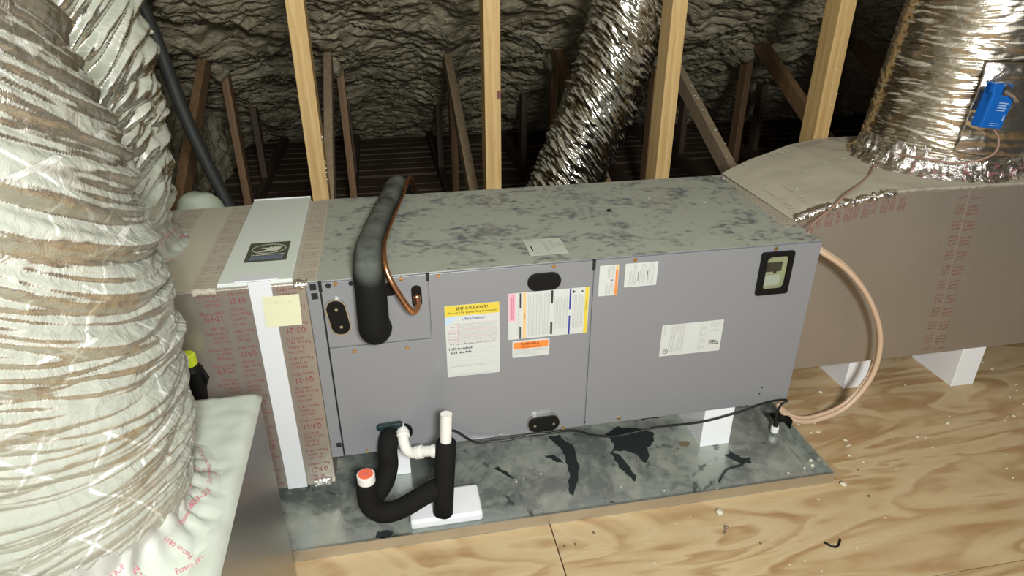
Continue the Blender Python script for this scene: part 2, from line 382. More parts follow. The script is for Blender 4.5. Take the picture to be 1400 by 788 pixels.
def flex(path, radii, name, mat, parent, seed=0, amp=0.02, folds=16.0, tilt=lambda t: 0.0, nth=200, ns=360, around=1.6, theta0=0.0, crump=0.07, rib=0.0, pitch=0.045, **kw):
    P = np.array(resample(path, ns)); R = np.interp(np.linspace(0, 1, ns), np.linspace(0, 1, len(radii)), radii)
    T = np.gradient(P, axis=0); T /= np.linalg.norm(T, axis=1)[:, None]
    S = np.concatenate([[0], np.cumsum(np.linalg.norm(np.diff(P, axis=0), axis=1))])
    ref = np.array([1.0, 0, 0]); side = ref - T*(T@ref)[:, None]; side /= np.linalg.norm(side, axis=1)[:, None]; up = np.cross(T, side)
    th = np.linspace(0, 2*np.pi, nth, endpoint=False)
    TH, SS = np.meshgrid(th, S); tt = np.linspace(0, 1, ns)[:, None]
    tl = np.array([tilt(v) for v in np.linspace(0, 1, ns)])[:, None]
    sh = SS - tl*R[:, None]*np.cos(TH-theta0)                        # sheared along-axis coordinate: tilted folds
    Q = np.stack([np.cos(TH)*around+seed, np.sin(TH)*around, sh*folds], -1).reshape(-1, 3)
    wob = fbm(Q*np.array([0.5, 0.5, 0.18]) + 31, 2)*0.8
    n1 = noise3(Q + np.stack([wob*0, wob*0, wob*1.2], -1)); n2 = noise3(Q*np.array([1.7, 1.7, 2.1])+9)
    n3 = noise3(Q*np.array([2.6, 2.6, 3.9])+15)
    h = (2.6*np.abs(n1)-0.6)*0.62 + (2.4*np.abs(n2)-0.5)*0.34 + (2.2*np.abs(n3)-0.4)*0.13
    Qc = np.stack([np.cos(TH)*7+seed, np.sin(TH)*7, SS*32], -1).reshape(-1, 3)
    cr = (1-2*np.abs(noise3(Qc)))*crump
    if rib: h = h + (rib*np.cos(2*np.pi*sh/pitch)).ravel()
    env = np.minimum(1, np.minimum(tt, 1-tt)*12+0.25)
    d = ((h+cr).reshape(ns, nth))*amp*env
    RR = R[:, None] + d - amp*0.3
    V = P[:, None, :] + side[:, None, :]*(RR*np.cos(TH))[..., None] + up[:, None, :]*(RR*np.sin(TH))[..., None]
    # dust ledges: where the local surface faces up along the fold
    gz = np.gradient(d, axis=0)/max(S[1], 1e-5)
    ledge = np.clip(0.5 - gz*0.55 + d/amp*0.16, 0, 1)
    uv = np.stack([TH*R.mean(), SS], -1).reshape(-1, 2)
    return grid_object(V.reshape(-1, 3), nth, ns, name, mat, parent, True, uv, ledge.ravel(), **kw)

ZT, ZB, L, D = 0.699, 0.149, 1.398, 0.613       # unit top, unit bottom, length, depth

# ================================================================== SETTING
floor = thing('floor', (0.5, 0, 0), kind='structure')
TH = 0.018
for k, (x0, x1, y0, y1) in enumerate([(-1.86, 0.5785, -2.9, 0.72), (0.5815, 3.02, -0.5675, 0.72), (3.023, 4.6, -0.5675, 0.72), (0.5815, 1.9, -1.79, -0.5705), (1.903, 4.3, -1.79, -0.5705), (0.5815, 3.02, -2.9, -1.793)]):
    build(MB().box((x0, y0, -TH), (x1, y1, 0)), 'plywood_sheet', 'ply', floor, bevel=0.001)
y = 0.80
while y < 4.75:
    wd = 0.105 + 0.03*random.random()
    x = -1.05
    build(MB().box((x, y, -0.13 + random.uniform(-.006, .006)), (5.2, y+wd, -0.10 + random.uniform(-.008, .008))), 'ceiling_board', 'lath', floor, bevel=0.004)
    y += wd + 0.022
# roof with spray foam
def roofz(y): return 0.925 - 0.44*(y-2.3)
ys = np.concatenate([np.linspace(-1.4, 0.9, 60), np.linspace(0.91, 4.75, 400)]); xs = np.linspace(-1.25, 5.3, 520)
XX, YY = np.meshgrid(xs, ys); Pn = np.stack([XX, YY, np.zeros_like(XX)], -1).reshape(-1, 3)
wx = fbm(Pn*2.2, 2)*0.35; wy = fbm(Pn*2.2+7, 2)*0.30
Q = np.stack([Pn[:, 0]*5+wx*3, Pn[:, 1]*12+wy*6, Pn[:, 0]*0], -1)
rid = 1-2*np.abs(noise3(Q)); rid2 = 1-2*np.abs(noise3(Q*2.3+3)); lump = fbm(Pn*2.6+11, 3)
saw = np.mod(Pn[:, 1]*11 + wy*9 + noise3(Q*0.7)*2.0, 1.0)
dd = rid*0.022 + rid2*0.012 + lump*0.05 + saw**2*0.014
hump = np.zeros(len(Pn))
for k in range(-2, 8): hump = np.maximum(hump, np.exp(-((Pn[:, 0]-0.617*k)/0.07)**2))
dd = dd + hump*0.035*(0.7+0.6*noise3(Pn*3))
nrm = np.array([0, -0.44, -1.0]); nrm /= np.linalg.norm(nrm)
V = np.stack([XX.ravel(), YY.ravel(), roofz(YY.ravel())], -1) + nrm*(dd[:, None]-0.03)
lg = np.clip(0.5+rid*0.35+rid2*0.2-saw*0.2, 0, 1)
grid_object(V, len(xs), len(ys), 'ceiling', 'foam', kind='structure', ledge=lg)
# foam covered wall on the left
ys2 = np.linspace(0.8, 4.7, 300); zs2 = np.linspace(-0.15, 1.75, 150)
YY, ZZ = np.meshgrid(ys2, zs2); Pn = np.stack([YY, ZZ, np.zeros_like(YY)+4], -1).reshape(-1, 3)
Q = np.stack([Pn[:, 0]*8, Pn[:, 1]*8, Pn[:, 2]], -1); rid = 1-2*np.abs(noise3(Q)); rid2 = 1-2*np.abs(noise3(Q*2.2+3))
dd = rid*0.03 + rid2*0.014 + fbm(Pn*2, 3)*0.06
V = np.stack([-0.98 + dd, YY.ravel(), ZZ.ravel()], -1)
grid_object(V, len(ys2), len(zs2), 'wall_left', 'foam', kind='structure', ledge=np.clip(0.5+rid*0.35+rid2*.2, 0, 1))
# farther foam covered walls closing the attic at the left
def foam_wall(name, org, du, dv, nu, nv):
    U, W = np.meshgrid(np.linspace(0, 1, nu), np.linspace(0, 1, nv)); org = np.array(org, float); du = np.array(du, float); dv = np.array(dv, float)
    Pw = org + U.reshape(-1, 1)*du + W.reshape(-1, 1)*dv; n_ = np.cross(du, dv); n_ /= np.linalg.norm(n_)
    r_ = 1-2*np.abs(noise3(Pw*8+3)); Pw = Pw + n_*((r_*.025 + fbm(Pw*2+9, 3)*.05)[:, None])
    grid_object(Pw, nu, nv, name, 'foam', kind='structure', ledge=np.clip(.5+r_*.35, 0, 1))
foam_wall('wall_left', (-1.88, -2.9, -.1), (0, 3.75, 0), (0, 0, 2.9), 160, 120)
foam_wall('wall_right', (4.58, .73, -.15), (.55, 4.0, 0), (0, 0, 1.9), 160, 80)
foam_wall('wall_back', (-1.9, .86, -.1), (.98, 0, 0), (0, 0, 1.8), 60, 90)
# ------------------------------------------------------------------ roof trusses
def beam(mb, a, b, w, d, wx=True):
    """rectangular beam from a to b; w across X, d across the in-plane normal"""
    a = Vector(a); b = Vector(b); t = (b-a).normalized(); x = Vector((1, 0, 0)); n = t.cross(x).normalized()
    V = [p + x*sx*w/2 + n*sn*d/2 for p in (a, b) for sx, sn in ((-1, -1), (1, -1), (1, 1), (-1, 1))]
    return mb.add(V, [(3,2,1,0),(4,5,6,7),(0,1,5,4),(1,2,6,5),(2,3,7,6),(3,0,4,7)])
tdesc = {-1: 'leftmost brown roof truss, half hidden by the dark diagonal hose', 0: 'roof truss seen just right of the leftmost pale stud',
         1: 'roof truss with a frosted diagonal web left of the second pale stud', 2: 'roof truss partly hidden behind the middle shiny flexible duct',
         3: 'roof truss with a crumb-speckled diagonal beside the third pale stud', 4: 'brown roof truss with splayed webs left of the rightmost pale stud',
         5: 'dark roof truss in shadow between rightmost stud and right foil duct'}
for k in range(-1, 6):
    X = {-1: -0.62, 0: -0.01, 1: 0.61, 2: 1.22, 3: 1.86, 4: 2.46, 5: 3.08}[k]
    t = thing('roof_truss', (X, 2.4, -0.09), tdesc[k], 'roof truss', 'roof trusses under the spray foam')
    ya = 2.47; dm = 'web_grey' if k in (0, 1, 3) else 'web'
    build(beam(MB(), (X+0.02, ya, 0.0), (X+0.02, ya, roofz(ya)+0.02), 0.04, 0.085), 'vertical_web', 'web', t, bevel=.002)
    y1, z1 = 0.80, 0.925 - 0.49*(2.3-0.80)+0.02
    build(beam(MB(), (X-0.022, 2.36, 0.96), (X-0.022, y1, z1), 0.04, 0.085), 'diagonal_web', dm, t, bevel=.002)
    build(beam(MB(), (X, 0.78, -0.045), (X, 4.68, -0.045), 0.04, 0.09), 'bottom_chord', 'chord', t, bevel=.002)
    build(beam(MB(), (X, 3.25, 0.0), (X, 3.25, roofz(3.25)), 0.04, 0.085), 'short_web', 'chord', t, bevel=.002)
sdesc = ['leftmost pale pine stud behind the foil tape end of the unit', 'pale pine stud with a knot behind the middle of the unit',
         'pale pine stud just right of the middle shiny flexible duct', 'rightmost pale pine stud behind the dusty sloping duct top']
studs = []
for k, X in enumerate((-0.012, 0.592, 1.232, 1.862)):
    rot = (0.06, 0.03, 0.42, 0.10)[k]; wd = 0.055 if k < 3 else 0.062
    me = MB().box((-wd/2, -0.045, 0.0), (wd/2, 0.045, 1.62), Matrix.Translation((X, 0.79, -0.0)))
    o = build(me, 'wall_stud', 'stud', None, sdesc[k], 'wood stud', 'pale studs behind the unit', bevel=.003)
    studs.append(o)
build(MB().prism(rrect(.012, .030, .0058, 5), .0015, FR(.6125, .985, .7455)), 'knot', plain('reddish knot', (.16, .045, .03), .6), studs[1])
FM = []
for k in range(-1, 6):
    X = {-1: -0.62, 0: -0.01, 1: 0.61, 2: 1.22, 3: 1.86, 4: 2.46, 5: 3.08}[k]
    us = np.linspace(0, 2*np.pi, 36, endpoint=False); vs = np.linspace(-np.pi/2, np.pi/2, 26); U, Vv = np.meshgrid(us, vs)
    N_ = np.stack([np.cos(U)*np.cos(Vv), np.sin(U)*np.cos(Vv), np.sin(Vv)], -1).reshape(-1, 3)
    Vd = N_*np.array([.062, .13, .105]) + np.array([X, 2.44, roofz(2.44)+.035]); Vd += N_*(fbm(Vd*14+k, 3)*.022)[:, None]
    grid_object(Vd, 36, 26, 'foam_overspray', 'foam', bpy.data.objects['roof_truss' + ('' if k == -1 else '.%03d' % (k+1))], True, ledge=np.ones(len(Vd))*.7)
# ================================================================== DRAIN PAN
px0, px1, py0, py1 = -0.42, 1.452, -0.2176, 0.70
pan = thing('drain_pan', (0.5, 0.2, 0), 'long shallow galvanised metal drain pan under the grey unit', 'drain pan')
mb = MB(); mb.box((px0, py0, 0.0005), (px1, py1, 0.003)); build(mb, 'pan_bottom', 'pan', pan)
t = 0.0025
for (a, b, nm_) in (((px0, py0, 0.003), (px1, py0+t, 0.036), 'front_lip'), ((px1-t, py0+t, 0.003), (px1, py1, 0.036), 'end_lip'), ((px0, py1-t, 0.003), (px1-t, py1, 0.036), 'back_lip'), ((px0, py0+t, 0.003), (px0+t, py1-t, 0.036), 'end_lip')):
    build(MB().box(a, b), nm_, 'pan_lip' if nm_ == 'front_lip' else 'pan', pan)
build(MB().box((1.405, py0+.02, 0.003), (1.411, py1-.02, 0.0055)), 'pressed_bead', 'pan', pan, bevel=.001)
def blob_outline(pts, jitter=0.004, n=4):
    out = []
    m = len(pts)
    for i in range(m):
        a = np.array(pts[i], float); b = np.array(pts[(i+1) % m], float)
        for k in range(n):
            p = a+(b-a)*k/n; out.append(tuple(p + rng.uniform(-jitter, jitter, 2)))
    return out
stains = [  # outlines measured on the pan floor (x, y)
    [(0.665, 0.14), (0.70, 0.145), (0.735, 0.07), (0.725, 0.0), (0.705, -0.07), (0.675, -0.125), (0.66, -0.12), (0.682, -0.05), (0.69, 0.01), (0.69, 0.07)],
    [(0.63, 0.055), (0.66, 0.05), (0.685, 0.01), (0.66, 0.02)],
    [(0.90, 0.15), (0.97, 0.13), (1.01, 0.10), (0.995, 0.06), (0.965, 0.03), (0.95, -0.02), (0.925, -0.035), (0.915, 0.01), (0.88, 0.03), (0.85, 0.035), (0.84, 0.02), (0.862, 0.07), (0.85, 0.12)],
    [(0.835, 0.03), (0.86, 0.015), (0.875, -0.04), (0.88, -0.10), (0.868, -0.105), (0.845, -0.04)],
    [(1.00, 0.23), (1.08, 0.23), (1.05, 0.17), (0.99, 0.165)],
    [(1.19, -0.055), (1.215, -0.03), (1.235, -0.07), (1.26, -0.075), (1.25, -0.095), (1.22, -0.09)],
    [(0.46, 0.03), (0.475, 0.035), (0.52, -0.02), (0.51, -0.025)],
    [(0.11, -0.16), (0.14, -0.155), (0.15, -0.17), (0.13, -0.19), (0.105, -0.18)]]
for st in stains:
    build(MB().prism(blob_outline(st), 0.0004, TP(0, 0, 0.0031)), 'stain', 'stain', pan, label='dark wet-looking stain')
build(MB().prism(blob_outline([(1.07, 0.04), (1.10, 0.035), (1.105, 0.02), (1.085, 0.01), (1.07, 0.02)], .003), 0.0012, TP(0, 0, 0.0032)), 'dry_leaf', 'rust', None, 'dry brown leaf flake lying in the drain pan', 'leaf')
build(MB().tube(resample([(1.115, -.155, .006), (1.16, -.115, .008), (1.21, -.105, .007), (1.235, -.09, .006)], 12), .0035, 6), 'twig', 'stain', None, 'thin black curved sliver lying in the drain pan', 'twig')

# ================================================================== FOAM SUPPORT BLOCKS
def block(x0, x1, y0, y1, z0, z1, label, bevel=0.002, group='white foam support blocks'):
    return build(MB().box((x0, y0, z0), (x1, y1, z1)), 'foam_block', 'styro', None, label, 'support block', group, bevel=bevel)
block(1.127, 1.227, 0.002, 0.177, 0.0032, ZB, 'white foam block under the right part of the grey unit in pan')
block(0.125, 0.213, 0.056, 0.2, 0.0032, ZB, 'white foam block in the pan behind the white drain elbow')
block(0.20, 0.40, -0.172, -0.055, 0.0032, 0.034, 'low flat white foam pad under the drain trap riser', bevel=0.008, group=None)
block(1.777, 1.861, 0.203, 0.40, 0.0, 0.158, 'white foam block on plywood inside the beige tube loop')
block(2.172, 2.266, 0.143, 0.345, 0.0, 0.158, 'rightmost white foam block on plywood under the supply duct')

# ================================================================== AIR HANDLER
ah = thing('air_handler', (L/2, D/2, ZB), 'long grey horizontal air handler cabinet with dusty top and warning labels', 'air handler')
build(MB().box((0.001, 0.004, ZB), (L, D, ZT-0.001)), 'cabinet_body', 'paint', ah, bevel=.002)
build(MB().box((0.0, 0.0, ZT-0.001), (L, D, ZT+0.001)), 'top_panel', 'paint_top', ah, bevel=.001)
build(MB().box((0.0, 0.0005, ZB), (0.030, 0.004, ZT-0.002)), 'end_flange', 'paint', ah)
build(MB().box((0.030, 0.0025, ZB), (0.0345, 0.004, ZT-0.001)), 'seam_gap', 'gap', ah)
zt = ZT-0.0035
build(MB().box((0.0345, -0.002, 0.509), (0.295, 0.004, zt)), 'refrigerant_panel', 'paint', ah, bevel=.0012)
mb = MB().prism([(0.0345, ZB+.001), (0.7325, ZB+.001), (0.7325, zt), (0.2985, zt), (0.2985, 0.5055), (0.0345, 0.5055)], 0.006, FR(0, 0, 0.004))
build(mb, 'coil_access_panel', 'paint', ah, bevel=.0012)
build(MB().box((0.7365, -0.002, ZB+.001), (L, 0.004, zt)), 'blower_access_panel', 'paint', ah, bevel=.0012)
for (x, z0, z1) in ((0.0335, 0.672, ZT+.0012), (0.2968, 0.678, ZT+.0012), (0.7345, 0.668, ZT+.0012)): build(MB().box((x-.004, -.0045, z0), (x+.004, -.001, z1)), 'seam_gasket', 'gap', ah)
for (x, z) in ((0.071, .691), (0.231, .690), (0.324, .689), (0.625, .690), (0.848, .689), (1.257, .688), (0.096, .492), (0.232, .487), (0.097, .160), (0.669, .155), (0.842, .164)):
    mb = MB().prism(rrect(.011, .011, .0054, 3), .0035, FR(x, z, -.002)); mb.box((-.0045, -.0007, .0035), (.0045, .0007, .0039), FR(x, z, -.002))
    build(mb, 'screw', 'brass', ah, bevel=.0006)
for (x, z, s) in ((0.016, .685, .0155), (0.017, .660, .0155), (0.022, .190, .013)): build(MB().prism(rrect(s, s*1.1, .001, 3), .0008, FR(x, z, .0003)), 'square_hole', 'gap', ah)
for (x, z, s) in ((0.053, .687, .014), (0.1075, .688, .012), (0.735, .165, .006), (1.302, .215, .005), (1.298, .192, .005), (1.262, .15, .006)): build(MB().prism(rrect(s, s, s*.49, 4), .0012, FR(x, z, -.0022)), 'round_hole', 'gap', ah)
# oval knock-out plugs
def oval(x, z, w, h, d, rot=0.0, name='rubber_plug', y=-.002, mat='rubber'):
    return build(MB().prism(rrect(w, h, min(w, h)*.499, 9), d, FR(x, z, y, rot)), name, mat, ah, bevel=.002, smooth=False)
oval(0.0685, .597, .046, .098, .007, math.radians(8)); build(MB().ring(rrect(.052, .104, .0259, 9), rrect(.046, .098, .0229, 9), .009, FR(0.0675, .599, -.002, math.radians(8))), 'plug_rim', 'steel', ah)
for dz in (-.025, .025): build(MB().tube([(.0685-dz*.14, -.012, .597+dz), (.0685-dz*.14, -.0085, .597+dz)], .004, 8), 'plug_nib', 'steel', ah)
oval(0.600, .6485, .090, .050, .007)
op = oval(0.606, .190, .092, .050, .020); build(MB().ring(rrect(.096, .054, .0269, 9), rrect(.091, .049, .0244, 9), .014, FR(.606, .190, -.002)), 'plug_rim', 'steel', ah)
for dx in (-.028, .028): build(MB().tube([(.606+dx, -.0245, .190), (.606+dx, -.0215, .190)], .004, 8), 'plug_nib', 'steel', ah)
oval(0.195, .663, .050, .036, .003); oval(0.2665, .637, .026, .062, .0025); oval(0.185, .215, .085, .050, .012)
# sight window
win = build(MB().ring(rrect(.098, .132, .006, 5, 1.266, .613), rrect(.066, .102, .014, 5, 1.2675, .6145), .010, FR(0, 0, -.002)), 'sight_window', 'rubber', ah, bevel=.0015)
build(MB().prism(rrect(.068, .104, .014, 5, 1.2675, .6145), .0008, FR(0, 0, -.002)), 'window_backing', 'cream', win)
build(MB().box((1.236, -.0055, .618), (1.285, -.003, .646)).box((1.262, -.0055, .612), (1.271, -.003, .619)), 'lamp_ballast', 'ink', win)
build(MB().box((1.240, -.0045, .575), (1.286, -.003, .606)), 'lamp_housing', 'white_metal', win)
build(MB().prism(rrect(.066, .102, .014, 5, 1.2675, .6145), .001, FR(0, 0, -.0075)), 'window_pane', 'glass', win)
# labels ------------------------------------------------------------
YL = -.0022
def panel(name, x0, x1, z0, z1, mat='paper', label=None, r=.002):
    return build(MB().prism(rrect(x1-x0, z1-z0, r, 4, (x0+x1)/2, (z0+z1)/2), .0004, FR(0, 0, YL)), name, mat, ah, label=label)
def band(name, par, x0, x1, z0, z1, mat, lift=.00055): return build(MB().box((x0, YL-lift-.0001, z0), (x1, YL-lift+.0001, z1)), name, mat, par)
def txt(par, items, mat, name='lettering', lift=.0008):
    mb = MB()
    for (s, size, x, z, wdt, rot) in items: mb.text(s, size, FR(x, z, YL-lift, rot), wdt)
    return build(mb, name, mat, par)
def fineprint(par, x0, x1, z0, z1, pitch, mat='greyink', vertical=False, fill=0.93, hgt=0.42, name='small_print', para=None):
    mb = MB(); y_ = YL-.0007
    a0, a1, b0, b1 = (z0, z1, x0, x1) if vertical else (x0, x1, z0, z1)
    b = b1 - pitch*.7; k = 0
    while b > b0:
        a = a0; end = a1 - (random.random()*.35*(a1-a0) if random.random() < .3 else 0)
        while a < end:
            ln = random.uniform(.002, .007); e = min(a+ln, end)
            if vertical: mb.add([(b, y_, a), (b+pitch*hgt, y_, a), (b+pitch*hgt, y_, e), (b, y_, e)], [(0, 1, 2, 3)])
            else: mb.add([(a, y_, b), (e, y_, b), (e, y_, b+pitch*hgt), (a, y_, b+pitch*hgt)], [(0, 1, 2, 3)])
            a = e + .0012
        b -= pitch; k += 1
    return build(mb, name, mat, par)
# UV lamp label
p = panel('lamp_replacement_label', .335, .480, .378, .600, label='white sheet with yellow IMPORTANT! heading')
band('heading_band', p, .3352, .4798, .568, .5995, 'yellow')
txt(p, [('IMPORTANT!', .0098, .366, .5845, .083, 0), ('IMPORTANT!', .0098, .3665, .5845, .083, 0), ('About UV Lamp Replacement', .0062, .3425, .5725, .130, 0), ('About UV Lamp Replacement', .0062, .3428, .5725, .130, 0)], 'ink')
build(MB().add([(.3355, YL-.0006, .541), (.3355, YL-.0006, .549), (.357, YL-.0006, .566), (.372, YL-.0006, .567)], [(0, 3, 2, 1)]).add([(.3355, YL-.0006, .552), (.3355, YL-.0006, .557), (.346, YL-.0006, .566), (.351, YL-.0006, .566)], [(0, 3, 2, 1)]), 'swoosh', 'skyblue', p)
txt(p, [('UltraVation', .0095, .379, .5535, .060, 0), ('UltraVation', .0095, .3795, .5535, .060, 0)], 'brandblue', 'brand_lettering')
mb = MB()
for (z0, z1) in ((.5245, .5435), (.506, .5215), (.487, .503)):
    for (xa, xb) in ((.3415, .368), (.368, .474)):
        for q in ((xa, z0, xb, z0+.0006), (xa, z1-.0006, xb, z1), (xa, z0, xa+.0006, z1), (xb-.0006, z0, xb, z1)):
            mb.add([(q[0], YL-.0006, q[1]), (q[2], YL-.0006, q[1]), (q[2], YL-.0006, q[3]), (q[0], YL-.0006, q[3])], [(0, 1, 2, 3)])
build(mb, 'table_rules', 'pinkink', p)
txt(p, [('Note', .0042, .350, .532, .010, 0), ('Important', .0042, .3435, .5125, .022, 0), ('Warning!', .0042, .3435, .4935, .022, 0)], 'redink', 'red_lettering')
for (z0, z1) in ((.526, .542), (.5075, .520), (.4885, .502)): fineprint(p, .371, .472, z0, z1, .0042)
txt(p, [('UV Lamp Replacement Record', .0058, .345, .4775, .122, 0)], 'ink')
hw = MB()
for (s, size, x, z, wd_) in (('11/22', .0078, .342, .4635, .020), ('Installed', .0074, .3655, .4635, .038), ('3/24', .0078, .345, .4515, .018), ('New Bulb', .0074, .3675, .4515, .034)):
    for dx in (0, .0004, .0008): hw.text(s, size, FR(x+dx, z, YL-.0008, .03) @ Matrix.Shear('XZ', 4, (0.0, 0.0)), wd_)
build(hw, 'handwriting', 'ink', p)
mb = MB()
for z in (.4615, .4495, .4385, .4275, .4165): mb.add([(.342, YL-.0006, z), (.474, YL-.0006, z), (.474, YL-.0006, z+.0005), (.342, YL-.0006, z+.0005)], [(0, 1, 2, 3)])
for q in ((.340, .386, .474, .3865), (.340, .412, .474, .4125), (.340, .386, .3405, .4125), (.4735, .386, .474, .4125)): mb.add([(q[0], YL-.0006, q[1]), (q[2], YL-.0006, q[1]), (q[2], YL-.0006, q[3]), (q[0], YL-.0006, q[3])], [(0, 1, 2, 3)])
build(mb, 'ruled_lines', 'greyink', p); fineprint(p, .343, .44, .407, .412, .005); fineprint(p, .362, .455, .3795, .384, .005)
# big warning sheet (turned on its side)
p = panel('safety_label', .504, .726, .478, .620, label='wide white safety sheet with coloured upright stripes')
band('pink_band', p, .5055, .523, .536, .6185, 'pink')
band('amber_stripe', p, .5445, .5515, .4785, .6195, 'amber'); band('yellow_stripe', p, .7145, .7245, .4785, .6195, 'yellow')
for (x0, x1, z0, z1) in ((.5345, .5385, .4785, .516), (.5345, .5385, .573, .6185), (.620, .626, .4845, .522), (.620, .626, .580, .619)): band('black_stripe', p, x0, x1, z0, z1, 'ink')
for (z0, z1) in ((.4785, .537), (.556, .6195)): band('blue_stripe', p, .671, .6755, z0, z1, 'navy')
fineprint(p, .509, .520, .541, .614, .0042, 'redink', True)
for (x0, x1, z0, z1) in ((.527, .5335, .487, .606), (.5545, .6185, .486, .612), (.628, .668, .500, .600), (.678, .711, .497, .600)): fineprint(p, x0, x1, z0, z1, .0044, 'greyink', True)
txt(p, [('WARNING', .0045, .5465, .558, .020, -math.pi/2)], 'ink'); txt(p, [('CAUTION', .005, .717, .579, .028, -math.pi/2)], 'ink')
mb = MB().add([(.679, YL-.0008, .604), (.679, YL-.0008, .615), (.688, YL-.0008, .6095)], [(0, 2, 1)]).add([(.703, YL-.0008, .609), (.7065, YL-.0008, .606), (.71, YL-.0008, .609), (.7065, YL-.0008, .612)], [(0, 1, 2, 3)]); build(mb, 'hazard_symbols', 'ink', p)
# UV warning
p = panel('uv_warning_label', .515, .6195, .419, .4725, label='small white label with orange WARNING ! band', r=.003)
band('orange_band', p, .5195, .616, .446, .4675, 'orange')
txt(p, [('WARNING !', .0090, .538, .4565, .057, 0), ('WARNING !', .0090, .5384, .4565, .057, 0), ('UV LIGHT HAZARD', .0056, .540, .4482, .054, 0), ('UV LIGHT HAZARD', .0056, .5403, .4482, .054, 0)], 'warnink'); fineprint(p, .521, .614, .4235, .444, .0047)
# blower panel labels
p = panel('orange_edged_label', .751, .8045, .588, .679, label='upright white label with orange edge stripe')
band('orange_stripe', p, .7965, .8035, .5885, .662, 'orange'); band('yellow_stripe', p, .7965, .8035, .662, .6785, 'amber')
fineprint(p, .766, .794, .594, .630, .0042, 'greyink', True); fineprint(p, .774, .794, .640, .675, .0042, 'greyink', True)
band('black_symbol', p, .784, .790, .633, .6355, 'ink'); band('rule', p, .752, .795, .6325, .6330, 'greyink')
p = panel('instruction_label', .8225, .915, .608, .6785, label='plain white label dense with grey print')
fineprint(p, .834, .856, .613, .675, .0045, 'greyink', True); fineprint(p, .862, .882, .613, .675, .0045, 'greyink', True); fineprint(p, .888, .906, .613, .675, .0045, 'greyink', True)
fineprint(p, .858, .862, .625, .655, .0038, 'ink', True, hgt=.5); fineprint(p, .8845, .889, .625, .655, .0042, 'ink', True, hgt=.5)
p = panel('rating_label', .948, 1.136, .371, .475, label='large white rating plate label in the panel middle')
fineprint(p, .952, .962, .440, .472, .004, 'greyink', True); fineprint(p, .972, .992, .385, .470, .0045, 'greyink', True); fineprint(p, .995, 1.018, .385, .448, .0045, 'greyink', True)
band('grey_patch', p, .992, 1.020, .448, .473, plain('label grey', (.50, .51, .49), .5)); fineprint(p, 1.026, 1.060, .380, .468, .0055, plain('faint print', (.6, .62, .62), .5), True)
for z in (.380, .402, .424, .446): fineprint(p, 1.070, 1.086, z, z+.014, .0032, 'greyink')
fineprint(p, 1.064, 1.069, .380, .470, .0045, 'greyink', True); fineprint(p, 1.096, 1.130, .450, .471, .0045, 'greyink'); fineprint(p, 1.096, 1.125, .436, .446, .004, 'greyink'); fineprint(p, 1.098, 1.128, .394, .410, .0055, 'ink', hgt=.6)
build(MB().ring(rrect(.015, .015, .0074, 5, .966, .386), rrect(.012, .012, .0059, 5, .966, .386), .0002, FR(0, 0, YL-.0005)).prism(rrect(.005, .005, .0024, 4, .966, .386), .0002, FR(0, 0, YL-.0005)), 'approval_mark', 'ink', p)
# label on the top
tl = build(MB().prism([(.574, .049), (.679, .050), (.680, .158), (.577, .158)], .0005, TP(0, 0, ZT+.001)), 'shipping_label', 'paper_dusty', ah, label='dusty white label on the cabinet top')
mb = MB(); zz = ZT+.0017
def tbar(x0, y0, x1, y1): mb.add([(x0, y0, zz), (x1, y0, zz), (x1, y1, zz), (x0, y1, zz)], [(0, 1, 2, 3)])
for k in range(14): tbar(.622+random.random()*.002, .070+k*.0046, .634, .0725+k*.0046); 
for k in range(13): tbar(.642, .088+k*.0046, .652+random.random()*.002, .0905+k*.0046)
for k in range(5): tbar(.582, .130+k*.005, .602, .1325+k*.005)
for k in range(3): tbar(.586, .075+.002*k, .589, .118); tbar(.606+k*.007, .125, .608+k*.007, .155)
for k in range(5): tbar(.658+k*.004, .095, .660+k*.004, .122)
tbar(.588, .064, .605, .0665)
build(mb, 'print', 'greyink', tl)
# loose bolt and speck on top
build(MB().tube([(.885, .335, ZT+.001), (.885, .335, ZT+.006)], .006, 8), 'black_plug', 'rubber', ah)

# ================================================================== RETURN PLENUM (left)
rp = thing('return_plenum', (-0.55, 0.3, 0.057), 'boxy foil-faced return duct with red-lettered tape left of the grey unit', 'duct')
build(MB().box((-1.05, 0.003, 0.057), (-0.001, 0.60, ZT-.001)), 'duct_body', 'duct_side', rp, bevel=.004)
build(MB().box((-1.05, 0.004, ZT-.001), (-0.001, 0.60, ZT+.0005)), 'dusty_top', 'duct_top', rp)
build(MB().box((-0.030, 0.002, ZT+.0005), (0.028, 0.60, ZT+.0022)), 'joint_tape', 'tape_dusty', rp)
TL = ['Fasson 0810', 'UL 181A-P', 'UL 181B-FX', 'SM11622']
def tape_print(mb, x0, x1, z0, z1, flip, plane, y, start=0, big='Q3-21', step=.0128, fine=1):
    z = z1 - .012; k = start; wmax = x1-x0
    while z > z0 + .004:
        blk = k % 9
        if blk == 4 and big:
            z -= .008
            s, sz, wd, xo = big, .0165, wmax*.66, wmax*.15
        elif blk in (1, 2, 5, 7): s, sz, wd, xo = TL[1+(k % 3)], .0084, wmax*.58, wmax*.30
        elif blk in (0, 3, 6): s, sz, wd, xo = 'Fasson 0810', .0094, wmax*.84, wmax*.08
        else: s, sz, wd, xo = 'Linear Tape', .0078, wmax*.56, wmax*.35
        if plane == 'F':
            m = FR(x1-xo if flip else x0+xo, z+(sz if flip else 0), y, math.pi if flip else 0)
        mb.text(s, sz, m, wd); z -= step*(1.75 if blk in (2, 4, 8) else 1.0); k += 1
